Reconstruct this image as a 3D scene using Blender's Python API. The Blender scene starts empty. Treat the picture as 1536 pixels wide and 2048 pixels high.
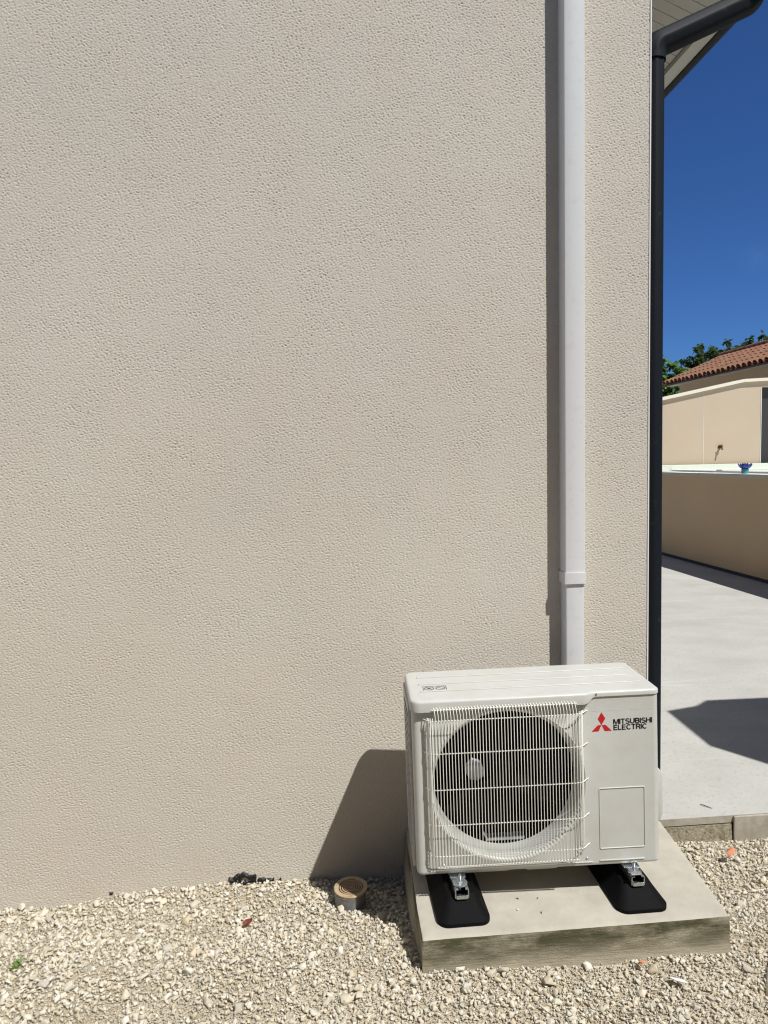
import bpy, bmesh, math, random
import numpy as np
from mathutils import Vector, Matrix, noise

random.seed(7)
rng = np.random.default_rng(11)
scene = bpy.context.scene
COL = scene.collection
R = math.radians

# ------------------------------------------------------------------ camera
cam_d = bpy.data.cameras.new("camera")
cam = bpy.data.objects.new("camera", cam_d)
COL.objects.link(cam)
Rv = Vector((0.99604322, -0.08630684, -0.0211903))
Uv = Vector((0.02725384, 0.06969461, 0.99719601))
Bv = Vector((-0.08458799, -0.99382785, 0.07177103))
M = Matrix((Rv, Uv, Bv)).transposed().to_4x4()
M.translation = Vector((0, -2.6888, 1.6399))
cam.matrix_world = M
cam_d.sensor_fit = 'VERTICAL'
cam_d.sensor_height = 24.0
cam_d.lens = 1418.95 / 2048 * 24.0
cam_d.clip_start = 0.05
cam_d.clip_end = 2000
scene.camera = cam

# ------------------------------------------------------------------ light
SUN = Vector((0.775, -1.0, 1.86)).normalized()
sun_d = bpy.data.lights.new("sun", 'SUN')
sun_d.energy = 5.0
sun_d.angle = R(0.53)
sun_d.color = (1.0, 0.975, 0.93)
sun = bpy.data.objects.new("sun", sun_d)
COL.objects.link(sun)
sun.rotation_euler = SUN.to_track_quat('Z', 'Y').to_euler()
sun.location = (4, -6, 9)

world = bpy.data.worlds.new("World")
scene.world = world
world.use_nodes = True
wn = world.node_tree.nodes
wl = world.node_tree.links
bg = wn["Background"]
sky = wn.new("ShaderNodeTexSky")
sky.sky_type = 'NISHITA'
sky.sun_disc = False
sky.sun_elevation = math.asin(SUN.z)
sky.sun_rotation = math.atan2(SUN.x, SUN.y)
sky.altitude = 1500
sky.air_density = 1.0
sky.dust_density = 0.15
sky.ozone_density = 5.0
bg.inputs["Strength"].default_value = 0.057
# faint wisp of cloud, laid on the sky direction
tc = wn.new("ShaderNodeTexCoord")
dist = wn.new("ShaderNodeVectorMath"); dist.operation = 'DISTANCE'
dist.inputs[1].default_value = (0.5205, 0.8218, 0.2320)
wl.new(tc.outputs["Generated"], dist.inputs[0])
mr = wn.new("ShaderNodeMapRange")
mr.inputs["From Min"].default_value = 0.0; mr.inputs["From Max"].default_value = 0.022
mr.inputs["To Min"].default_value = 1.0; mr.inputs["To Max"].default_value = 0.0
wl.new(dist.outputs["Value"], mr.inputs["Value"])
cn = wn.new("ShaderNodeTexNoise"); cn.inputs["Scale"].default_value = 90; cn.inputs["Detail"].default_value = 4
wl.new(tc.outputs["Generated"], cn.inputs["Vector"])
cm = wn.new("ShaderNodeMath"); cm.operation = 'MULTIPLY'
wl.new(mr.outputs[0], cm.inputs[0]); wl.new(cn.outputs["Fac"], cm.inputs[1])
cm2 = wn.new("ShaderNodeMath"); cm2.operation = 'MULTIPLY'; cm2.inputs[1].default_value = 0.13
wl.new(cm.outputs[0], cm2.inputs[0])
mix = wn.new("ShaderNodeMixRGB"); mix.inputs["Color2"].default_value = (6, 6.6, 7.5, 1)
wl.new(cm2.outputs[0], mix.inputs["Fac"]); wl.new(sky.outputs[0], mix.inputs["Color1"])
# the sky away from the sun is a deeper blue than the sky round the sun
dotn = wn.new("ShaderNodeVectorMath"); dotn.operation = 'DOT_PRODUCT'
dotn.inputs[1].default_value = tuple(SUN)
wl.new(tc.outputs["Generated"], dotn.inputs[0])
mrs = wn.new("ShaderNodeMapRange"); mrs.interpolation_type = 'SMOOTHSTEP'
mrs.inputs["From Min"].default_value = 0.15; mrs.inputs["From Max"].default_value = 0.60
wl.new(dotn.outputs["Value"], mrs.inputs["Value"])
tcol = wn.new("ShaderNodeMixRGB")
tcol.inputs["Color1"].default_value = (0.58, 0.96, 1.50, 1)
tcol.inputs["Color2"].default_value = (1.0, 0.95, 0.88, 1)
wl.new(mrs.outputs[0], tcol.inputs["Fac"])
tintn = wn.new("ShaderNodeMixRGB"); tintn.blend_type = 'MULTIPLY'; tintn.inputs["Fac"].default_value = 1.0
wl.new(mix.outputs[0], tintn.inputs["Color1"]); wl.new(tcol.outputs[0], tintn.inputs["Color2"])
wl.new(tintn.outputs[0], bg.inputs["Color"])

scene.view_settings.view_transform = 'Standard'
scene.view_settings.look = 'None'
scene.view_settings.exposure = 0.0
scene.view_settings.gamma = 1.0
scene.render.resolution_x = 768
scene.render.resolution_y = 1024
scene.cycles.max_bounces = 6
scene.cycles.filter_width = 1.2


# ------------------------------------------------------------------ materials
class Mat:
    def __init__(s, name, base=(0.5, 0.5, 0.5), rough=0.6, metal=0.0, spec=0.5):
        s.m = bpy.data.materials.new(name)
        s.m.use_nodes = True
        s.nt = s.m.node_tree
        s.N = s.nt.nodes
        s.L = s.nt.links
        s.b = s.N["Principled BSDF"]
        s.b.inputs["Base Color"].default_value = (*base, 1)
        s.b.inputs["Roughness"].default_value = rough
        s.b.inputs["Metallic"].default_value = metal
        s.b.inputs["Specular IOR Level"].default_value = spec
        s.tc = s.N.new("ShaderNodeTexCoord")
        s.co = s.tc.outputs["Object"]
        s._bump = None

    def mapped(s, scale=(1, 1, 1), rot=(0, 0, 0)):
        mp = s.N.new("ShaderNodeMapping")
        mp.inputs["Scale"].default_value = scale
        mp.inputs["Rotation"].default_value = rot
        s.L.new(s.co, mp.inputs["Vector"])
        return mp.outputs[0]

    def noise(s, scale, detail=3, rough=0.5, vec=None, dist=0.0):
        n = s.N.new("ShaderNodeTexNoise")
        n.inputs["Scale"].default_value = scale
        n.inputs["Detail"].default_value = detail
        n.inputs["Roughness"].default_value = rough
        n.inputs["Distortion"].default_value = dist
        s.L.new(vec or s.co, n.inputs["Vector"])
        return n.outputs["Fac"]

    def voronoi(s, scale, vec=None, out="Distance"):
        n = s.N.new("ShaderNodeTexVoronoi")
        n.inputs["Scale"].default_value = scale
        s.L.new(vec or s.co, n.inputs["Vector"])
        return n.outputs[out]

    def rng(s, x, a, b, c=0.0, d=1.0, smooth=False):
        n = s.N.new("ShaderNodeMapRange")
        if smooth: n.interpolation_type = 'SMOOTHSTEP'
        for k, v in (("From Min", a), ("From Max", b), ("To Min", c), ("To Max", d)):
            n.inputs[k].default_value = v
        s.L.new(x, n.inputs["Value"])
        return n.outputs[0]

    def math(s, op, a, b=0.5):
        n = s.N.new("ShaderNodeMath"); n.operation = op
        for i, v in enumerate((a, b)):
            if isinstance(v, (int, float)): n.inputs[i].default_value = v
            else: s.L.new(v, n.inputs[i])
        return n.outputs[0]

    def mix(s, fac, c1, c2, mode='MIX'):
        n = s.N.new("ShaderNodeMixRGB"); n.blend_type = mode
        for k, v in (("Fac", fac), ("Color1", c1), ("Color2", c2)):
            if isinstance(v, (int, float)): n.inputs[k].default_value = v
            elif isinstance(v, tuple): n.inputs[k].default_value = (*v, 1)
            else: s.L.new(v, n.inputs[k])
        return n.outputs[0]

    def sep(s):
        n = s.N.new("ShaderNodeSeparateXYZ")
        s.L.new(s.co, n.inputs[0])
        return n.outputs

    def color(s, c): s.L.new(c, s.b.inputs["Base Color"])
    def roughness(s, c): s.L.new(c, s.b.inputs["Roughness"])

    def bump(s, h, dist, strength=1.0):
        n = s.N.new("ShaderNodeBump")
        n.inputs["Distance"].default_value = dist
        n.inputs["Strength"].default_value = strength
        s.L.new(h, n.inputs["Height"])
        if s._bump: s.L.new(s._bump, n.inputs["Normal"])
        s._bump = n.outputs[0]
        s.L.new(n.outputs[0], s.b.inputs["Normal"])


def stucco(name, base, bump=0.0034, scale=158):
    m = Mat(name, base, 0.92, spec=0.2)
    v = m.mapped((1.0, 1.0, 1.25))
    n1 = m.noise(scale, 2.5, 0.55, v, 0.5)
    n2 = m.noise(scale * 0.55, 2, 0.5, v, 0.8)
    pits = m.rng(n1, 0.30, 0.56, 0, 1, True)
    h = m.math('ADD', m.math('MULTIPLY', pits, 0.7), m.math('MULTIPLY', n2, 0.9))
    big = m.noise(0.9, 2)
    tone = m.noise(2.6, 3)
    c = m.mix(m.rng(big, 0.35, 0.65), tuple(x * 0.97 for x in base), tuple(x * 1.03 for x in base))
    c = m.mix(m.math('MULTIPLY', m.rng(tone, 0.4, 0.7), 0.30), c, (base[0] * 1.04, base[1] * 0.96, base[2] * 0.93))
    pit_tone = m.rng(n1, 0.26, 0.42, 0.45, 0.0)  # darker tone in the low spots of the pit noise
    c = m.mix(pit_tone, c, tuple(x * 0.62 for x in base))
    m.color(c)
    m.bump(h, bump)
    return m


STUCCO = stucco("scratched_render", (0.612, 0.573, 0.502))
# faint algae and splash dirt low on the wall
z = STUCCO.sep()[2]
lo = STUCCO.rng(z, 0.03, 0.42, 1, 0)
base_in = STUCCO.b.inputs["Base Color"].links[0].from_socket
sp = STUCCO.math('MULTIPLY', lo, STUCCO.rng(STUCCO.noise(5, 4), 0.35, 0.7))
STUCCO.color(STUCCO.mix(STUCCO.math('MULTIPLY', sp, 0.18), base_in, (0.52, 0.43, 0.30)))
COAT = stucco("scratched_render_coat", (0.612, 0.573, 0.502), 0.0007, 330)
COAT.color(COAT.mix(COAT.math('MULTIPLY', COAT.math('MULTIPLY', COAT.rng(COAT.sep()[2], 0.03, 0.30, 1, 0), COAT.rng(COAT.noise(5, 4), 0.35, 0.7)), 0.22), COAT.b.inputs["Base Color"].links[0].from_socket, (0.50, 0.43, 0.31)))
STUCCO_FAR = stucco("smooth_render", (0.53, 0.44, 0.335), 0.0010, 120)
STUCCO_TAN = stucco("tan_render", (0.50, 0.375, 0.245), 0.0015, 110)

PAINT = Mat("cream_painted_steel", (0.56, 0.56, 0.52), 0.38, spec=0.45)
PAINT.bump(PAINT.noise(700, 1), 0.00012)
PAINT.roughness(PAINT.rng(PAINT.noise(9, 3), 0.3, 0.7, 0.30, 0.46))
PAINT.color(PAINT.mix(PAINT.rng(PAINT.noise(14, 5), 0.45, 0.8), (0.550, 0.555, 0.530), (0.52, 0.51, 0.46)))
WIRE = Mat("cream_coated_wire", (0.86, 0.85, 0.78), 0.4)
PVC = Mat("white_pvc", (0.665, 0.675, 0.68), 0.33, spec=0.5)
PVC.bump(PVC.noise(6, 2), 0.0012)
PVC.color(PVC.mix(PVC.rng(PVC.noise(30, 5), 0.55, 0.8), (0.665, 0.675, 0.68), (0.59, 0.60, 0.60)))
BEAD = Mat("white_bead", (0.80, 0.80, 0.79), 0.5)
ANTH = Mat("anthracite_pvc", (0.008, 0.011, 0.016), 0.6, spec=0.16)
ANTH.color(ANTH.mix(ANTH.rng(ANTH.noise(25, 5), 0.62, 0.75), (0.008, 0.011, 0.016), (0.025, 0.028, 0.032)))
SOFF = Mat("soffit_pvc", (0.58, 0.58, 0.54), 0.5)
BLACK = Mat("black_inside", (0.003, 0.003, 0.003), 0.9, spec=0.0)
BLACK.b.inputs["IOR"].default_value = 1.0
FANM = Mat("fan_plastic", (0.003, 0.003, 0.0033), 0.6, spec=0.04)
STEEL = Mat("zinc_steel", (0.62, 0.66, 0.70), 0.27, 1.0)
STEEL.roughness(STEEL.rng(STEEL.noise(180, 2), 0.3, 0.7, 0.18, 0.42))
RUBBER = Mat("black_rubber", (0.0035, 0.0035, 0.004), 0.7, spec=0.12)
RUBBER.bump(RUBBER.noise(420, 2), 0.0007)
RUBBER.color(RUBBER.mix(RUBBER.rng(RUBBER.voronoi(150), 0.09, 0.05), (0.0035, 0.0035, 0.004), (0.07, 0.07, 0.065)))
RED = Mat("red_ink", (0.55, 0.012, 0.018), 0.35)
INK = Mat("black_ink", (0.008, 0.008, 0.01), 0.4)

CONC = Mat("slab_concrete", (0.52, 0.49, 0.42), 0.9, spec=0.2)
c0 = CONC.mix(CONC.rng(CONC.noise(9, 6, 0.6), 0.3, 0.7), (0.42, 0.39, 0.325), (0.515, 0.485, 0.415))
c0 = CONC.mix(CONC.rng(CONC.voronoi(70), 0.06, 0.02, 0, 0.6), c0, (0.2, 0.18, 0.15))
CONC.color(c0)
CONC.bump(CONC.noise(260, 4, 0.7), 0.0012)
CONC.bump(CONC.noise(20, 3), 0.003)

# the slab's cast side: board grain with algae
SIDE = Mat("slab_side_concrete", (0.4, 0.37, 0.3), 0.95, spec=0.15)
g = SIDE.noise(1, 5, 0.6, SIDE.mapped((9, 9, 160)))
g2 = SIDE.noise(320, 3, 0.7)
bl = SIDE.noise(1, 6, 0.65, SIDE.mapped((11, 11, 26)))
c = SIDE.mix(SIDE.rng(bl, 0.35, 0.65), (0.29, 0.26, 0.185), (0.46, 0.415, 0.32))
c = SIDE.mix(SIDE.rng(g, 0.45, 0.75, 0, 0.35), c, (0.20, 0.17, 0.11))
st = SIDE.noise(1, 6, 0.68, SIDE.mapped((4.5, 4.5, 12)))
zz = SIDE.sep()[2]
up = SIDE.rng(zz, 0.085, 0.17, 0.0, 1.0)
alg = SIDE.math('MULTIPLY', SIDE.rng(st, 0.38, 0.56), up)
c = SIDE.mix(SIDE.math('MULTIPLY', alg, 0.95), c, (0.072, 0.072, 0.038))
c = SIDE.mix(SIDE.math('MULTIPLY', SIDE.rng(g2, 0.50, 0.62), SIDE.math('MULTIPLY', up, 0.35)), c, (0.11, 0.09, 0.04))
low = SIDE.rng(zz, 0.125, 0.085, 0.0, 0.55)
c = SIDE.mix(low, c, (0.49, 0.45, 0.36))
SIDE.color(c)
SIDE.bump(g, 0.0022)
SIDE.bump(bl, 0.004)
SIDE.bump(g2, 0.002)

TERR = Mat("terrace_concrete", (0.5, 0.5, 0.47), 0.85, spec=0.25)
b1 = TERR.noise(1, 6, 0.6, TERR.mapped((1.5, 2.4, 1), (0, 0, R(50))))
b2 = TERR.noise(2.2, 6, 0.62)
b3 = TERR.noise(60, 5, 0.7)
c = TERR.mix(TERR.rng(b1, 0.32, 0.68), (0.43, 0.425, 0.395), (0.51, 0.505, 0.475))
c = TERR.mix(TERR.math('MULTIPLY', TERR.rng(b2, 0.46, 0.66), 0.25), c, (0.38, 0.365, 0.325))
c = TERR.mix(TERR.math('MULTIPLY', TERR.rng(b3, 0.54, 0.66), 0.45), c, (0.30, 0.28, 0.24))
wv = TERR.noise(1, 2, 0.5, TERR.mapped((0.7, 9, 1), (0, 0, R(-52))), 0.5)
c = TERR.mix(TERR.rng(TERR.voronoi(7), 0.055, 0.03, 0, 0.55), c, (0.22, 0.20, 0.17))
c = TERR.mix(TERR.math('MULTIPLY', TERR.rng(wv, 0.62, 0.80), 0.40), c, (0.66, 0.66, 0.64))
TERR.color(c)
TERR.bump(b3, 0.0015)
TERR.bump(TERR.noise(6, 3), 0.004)

FOOT = Mat("rough_footing", (0.4, 0.34, 0.24), 0.95, spec=0.1)
f1 = FOOT.noise(75, 5, 0.75)
c = FOOT.mix(FOOT.rng(f1, 0.35, 0.65), (0.25, 0.21, 0.14), (0.52, 0.47, 0.36))
FOOT.color(c)
FOOT.bump(f1, 0.014)
KERB = Mat("kerb_concrete", (0.42, 0.39, 0.33), 0.95, spec=0.1)
k1 = KERB.noise(14, 6, 0.65)
KERB.color(KERB.mix(KERB.rng(k1, 0.35, 0.65), (0.33, 0.30, 0.235), (0.47, 0.44, 0.38)))
KERB.bump(KERB.noise(220, 4, 0.7), 0.002)

STONE = Mat("limestone", (0.6, 0.55, 0.45), 0.9, spec=0.15)
at = STONE.N.new("ShaderNodeAttribute"); at.attribute_name = "tint"
sn = STONE.noise(190, 4, 0.65)
STONE.color(STONE.mix(STONE.rng(sn, 0.35, 0.7, 0.0, 0.30), at.outputs["Color"], (0.36, 0.30, 0.20)))
STONE.bump(sn, 0.0016)
GRIT = Mat("limestone_grit", (0.5, 0.45, 0.36), 0.95, spec=0.1)
q1 = GRIT.voronoi(150)
q2 = GRIT.noise(5, 5, 0.6)
c = GRIT.mix(GRIT.rng(q2, 0.35, 0.65), (0.52, 0.45, 0.33), (0.68, 0.61, 0.48))
c = GRIT.mix(GRIT.rng(GRIT.noise(260, 3, 0.7), 0.42, 0.6, 0.0, 0.4), c, (0.36, 0.30, 0.21))
GRIT.color(c)
GRIT.bump(q1, 0.006)
GRIT.bump(GRIT.noise(300, 3, 0.7), 0.003)

TILE = Mat("clay_tile", (0.4, 0.2, 0.12), 0.85, spec=0.2)
t1 = TILE.noise(5, 4, 0.6)
t2 = TILE.voronoi(4.2, None, "Color")
c = TILE.mix(TILE.rng(t1, 0.3, 0.7), (0.25, 0.105, 0.06), (0.31, 0.185, 0.12))
c = TILE.mix(0.12, c, t2, 'SOFT_LIGHT')
TILE.color(c)
COPE = Mat("white_coping", (0.74, 0.75, 0.70), 0.7)
COPE.color(COPE.mix(COPE.rng(COPE.noise(4, 5), 0.4, 0.7), (0.76, 0.77, 0.72), (0.66, 0.67, 0.60)))
COPED = Mat("rough_coping_edge", (0.42, 0.40, 0.35), 0.9)
CREAM = Mat("cream_coping", (0.76, 0.71, 0.60), 0.7)
BITU = Mat("bitumen", (0.007, 0.007, 0.009), 0.45)
BITU.bump(BITU.noise(160, 3), 0.003)
GREYP = Mat("grey_pvc", (0.20, 0.21, 0.22), 0.45)
GREYP.color(GREYP.mix(GREYP.rng(GREYP.noise(60, 5), 0.45, 0.7), (0.20, 0.21, 0.22), (0.30, 0.29, 0.27)))
SANDP = Mat("sand_pvc", (0.55, 0.43, 0.25), 0.5)
SANDP.color(SANDP.mix(SANDP.rng(SANDP.noise(50, 5), 0.45, 0.7), (0.46, 0.36, 0.22), (0.33, 0.25, 0.15)))
GRATE = Mat("brown_grate", (0.40, 0.28, 0.18), 0.6)
RUST = Mat("old_brass", (0.10, 0.045, 0.025), 0.5, 0.5)
STAIN = Mat("rust_stain", (0.30, 0.17, 0.08), 0.9)
DARKW = Mat("dark_door", (0.035, 0.035, 0.037), 0.5)
BROWNT = Mat("brown_trim", (0.10, 0.055, 0.035), 0.7)
BLUE = Mat("blue_glaze", (0.02, 0.05, 0.30), 0.15)
TURQ = Mat("turquoise_glaze", (0.04, 0.30, 0.34), 0.2)
BARK = Mat("bark", (0.10, 0.075, 0.05), 0.9)
ORANGE = Mat("orange_clay", (0.62, 0.24, 0.13), 0.85)
DRYLEAF = Mat("dry_leaf", (0.16, 0.03, 0.015), 0.6)
WEED = Mat("weed_green", (0.10, 0.17, 0.03), 0.6)
CHALK = Mat("chalk", (0.82, 0.82, 0.82), 0.9)
TWIG = Mat("twig_bark", (0.07, 0.05, 0.035), 0.8)


def leafmat(name, a, b):
    m = Mat(name, a, 0.5, spec=0.4)
    at = m.N.new("ShaderNodeAttribute"); at.attribute_name = "tint"
    m.color(m.mix(at.outputs["Fac"], a, b))
    tr = m.N.new("ShaderNodeBsdfTranslucent")
    tr.inputs["Color"].default_value = (b[0] * 2.0, b[1] * 2.0, b[2] * 1.2, 1)
    mx = m.N.new("ShaderNodeMixShader"); mx.inputs[0].default_value = 0.3
    m.L.new(m.b.outputs[0], mx.inputs[1]); m.L.new(tr.outputs[0], mx.inputs[2])
    m.L.new(mx.outputs[0], m.N["Material Output"].inputs["Surface"])
    return m


LEAF1 = leafmat("bright_leaf", (0.05, 0.11, 0.018), (0.12, 0.22, 0.04))
LEAF2 = leafmat("dark_leaf", (0.022, 0.05, 0.016), (0.06, 0.10, 0.03))


# ------------------------------------------------------------------ helpers
def tag(o, label=None, cat=None, group=None, kind=None):
    if label: o["label"] = label
    if cat: o["category"] = cat
    if group: o["group"] = group
    if kind: o["kind"] = kind
    return o


def empty(name, loc=(0, 0, 0), rot=(0, 0, 0)):
    o = bpy.data.objects.new(name, None)
    o.empty_display_size = 0.1
    o.location = loc
    o.rotation_euler = rot
    COL.objects.link(o)
    return o


def link(name, me, mats, parent=None):
    if not isinstance(mats, (list, tuple)): mats = [mats]
    for m in mats:
        me.materials.append(m.m if isinstance(m, Mat) else m)
    o = bpy.data.objects.new(name, me)
    COL.objects.link(o)
    if parent is not None: o.parent = parent
    return o


def build(name, bm, mats, parent=None, smooth=False, angle=None):
    bmesh.ops.recalc_face_normals(bm, faces=bm.faces)
    if smooth:
        for f in bm.faces: f.smooth = True
        a = R(angle or 35)
        for e in bm.edges:
            if len(e.link_faces) == 2 and e.calc_face_angle(0) > a: e.smooth = False
    me = bpy.data.meshes.new(name)
    bm.to_mesh(me)
    bm.free()
    return link(name, me, mats, parent)


def box(bm, x0, x1, y0, y1, z0, z1, bevel=0.0, mi=0, seg=2):
    vs = [bm.verts.new(p) for p in ((x0, y0, z0), (x1, y0, z0), (x1, y1, z0), (x0, y1, z0),
                                    (x0, y0, z1), (x1, y0, z1), (x1, y1, z1), (x0, y1, z1))]
    fs = [bm.faces.new([vs[i] for i in q]) for q in ((3, 2, 1, 0), (4, 5, 6, 7), (0, 1, 5, 4), (1, 2, 6, 5), (2, 3, 7, 6), (3, 0, 4, 7))]
    for f in fs: f.material_index = mi
    if bevel > 0:
        es = list({e for f in fs for e in f.edges})
        r = bmesh.ops.bevel(bm, geom=es, offset=bevel, segments=seg, profile=0.5, affect='EDGES')
        for f in r['faces']: f.material_index = mi
    return vs


def loft(bm, loops, close=True, cap0=True, cap1=True, mi=0):
    rows = [[bm.verts.new(p) for p in lp] for lp in loops]
    n = len(rows[0])
    for a, b in zip(rows[:-1], rows[1:]):
        for i in range(n if close else n - 1):
            j = (i + 1) % n
            f = bm.faces.new((a[i], a[j], b[j], b[i])); f.material_index = mi
    if cap0: bm.faces.new(list(reversed(rows[0]))).material_index = mi
    if cap1: bm.faces.new(rows[-1]).material_index = mi
    return rows


def tube(bm, pts, r, n=8, cap=True, mi=0):
    pts = [Vector(p) for p in pts]
    rs = r if isinstance(r, (list, tuple)) else [r] * len(pts)
    loops = []
    up = None
    for i, p in enumerate(pts):
        d = (pts[min(i + 1, len(pts) - 1)] - pts[max(i - 1, 0)]).normalized()
        if up is None:
            up = Vector((0, 0, 1)) if abs(d.z) < 0.9 else Vector((0, 1, 0))
        s = d.cross(up).normalized()
        up = s.cross(d).normalized()
        loops.append([p + s * (math.cos(2 * math.pi * k / n) * rs[i]) + up * (math.sin(2 * math.pi * k / n) * rs[i]) for k in range(n)])
    loft(bm, loops, True, cap, cap, mi)


def ring(cx, cy, z, r, n=48):
    return [(cx + r * math.cos(2 * math.pi * k / n), cy + r * math.sin(2 * math.pi * k / n), z) for k in range(n)]


def rrect(x0, x1, y0, y1, rad, n=6):
    out = []
    for cx, cy, a0 in ((x1 - rad, y1 - rad, 0), (x0 + rad, y1 - rad, 90), (x0 + rad, y0 + rad, 180), (x1 - rad, y0 + rad, 270)):
        for k in range(n + 1):
            a = R(a0 + 90 * k / n)
            out.append((cx + rad * math.cos(a), cy + rad * math.sin(a)))
    return out


def prism_xz(bm, poly, y0, y1, mi=0):
    loft(bm, [[(x, y0, z) for x, z in poly], [(x, y1, z) for x, z in poly]], mi=mi)


def np_mesh(name, verts, faces, mat, parent=None, tint=None, smooth=False):
    me = bpy.data.meshes.new(name)
    nv, nf = len(verts), len(faces)
    k = faces.shape[1]
    me.vertices.add(nv); me.loops.add(nf * k); me.polygons.add(nf)
    me.vertices.foreach_set("co", verts.astype(np.float32).ravel())
    me.loops.foreach_set("vertex_index", faces.astype(np.int32).ravel())
    me.polygons.foreach_set("loop_start", np.arange(0, nf * k, k, dtype=np.int32))
    if smooth: me.polygons.foreach_set("use_smooth", np.ones(nf, dtype=bool))
    if tint is not None:
        a = me.color_attributes.new("tint", 'FLOAT_COLOR', 'POINT')
        a.data.foreach_set("color", tint.astype(np.float32).ravel())
    me.update(calc_edges=True)
    me.validate()
    return link(name, me, mat, parent)


def sm(x, a, b):
    t = np.clip((x - a) / (b - a), 0, 1)
    return t * t * (3 - 2 * t)


def ground_h(x, y):
    """height of the gravel surface (numpy)"""
    x = np.asarray(x, float); y = np.asarray(y, float)
    h = 0.085 * sm(-y, 0.14, 0.62)
    h = h + 0.012 * np.sin(x * 3.1 + 0.7) * sm(-y, 0, 0.3) - 0.045 * sm(x, 1.15, 1.45) * (1 - sm(-y, 0.25, 0.6))
    h = h + 0.010 * np.sin(x * 7.3 + y * 5.1) * np.sin(y * 8.7 - x * 2.2)
    h = h - 0.02 * sm(-x, 0.75, 1.1) * (1 - sm(-y, 0.0, 0.25)) + 0.018 * sm(x, -0.75, -0.35) * (1 - sm(x, -0.2, 0.1)) * (1 - sm(-y, 0.0, 0.2))
    return h


# ------------------------------------------------------------------ ground
def ground():
    xs = np.concatenate([np.linspace(-400, -5, 12), np.linspace(-3, 3, 241), np.linspace(5, 400, 12)])
    ys = np.concatenate([np.linspace(-400, -4, 12), np.linspace(-2.2, 0.4, 105), np.linspace(3, 400, 14)])
    X, Y = np.meshgrid(xs, ys)
    H = ground_h(X, Y) * np.where((np.abs(X) < 3.5) & (Y > -3) & (Y < 1), 1, 0) - 0.002
    H = np.where(Y > 0.3, -0.10, H)
    V = np.stack([X, Y, H], -1).reshape(-1, 3)
    ny, nx = X.shape
    i = (np.arange(ny - 1)[:, None] * nx + np.arange(nx - 1)[None, :]).ravel()
    F = np.stack([i, i + 1, i + nx + 1, i + nx], 1)
    o = np_mesh("ground", V, F, GRIT, smooth=True)
    tag(o, kind="structure")


ground()


def stone_proto(sub, r):
    """angular crushed stone: the hull of a few random points"""
    bm = bmesh.new()
    for k in range(11 if sub > 1 else 8):
        p = r.normal(size=3); p /= np.linalg.norm(p)
        p *= r.uniform(0.72, 1.0)
        bm.verts.new(p)
    bmesh.ops.convex_hull(bm, input=bm.verts)
    bmesh.ops.delete(bm, geom=[v for v in bm.verts if not v.link_faces], context='VERTS')
    bmesh.ops.triangulate(bm, faces=bm.faces)
    if sub > 1:
        bmesh.ops.bevel(bm, geom=list(bm.edges), offset=0.025, segments=1, profile=0.5, affect='EDGES')
        bmesh.ops.triangulate(bm, faces=bm.faces)
    bmesh.ops.recalc_face_normals(bm, faces=bm.faces)
    bm.verts.index_update()
    v = np.array([q.co[:] for q in bm.verts])
    f = np.array([[w.index for w in q.verts] for q in bm.faces])
    bm.free()
    v *= r.uniform([0.85, 0.60, 0.46], [1.25, 0.95, 0.78])
    v /= np.abs(v).max()
    return v, f


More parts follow.
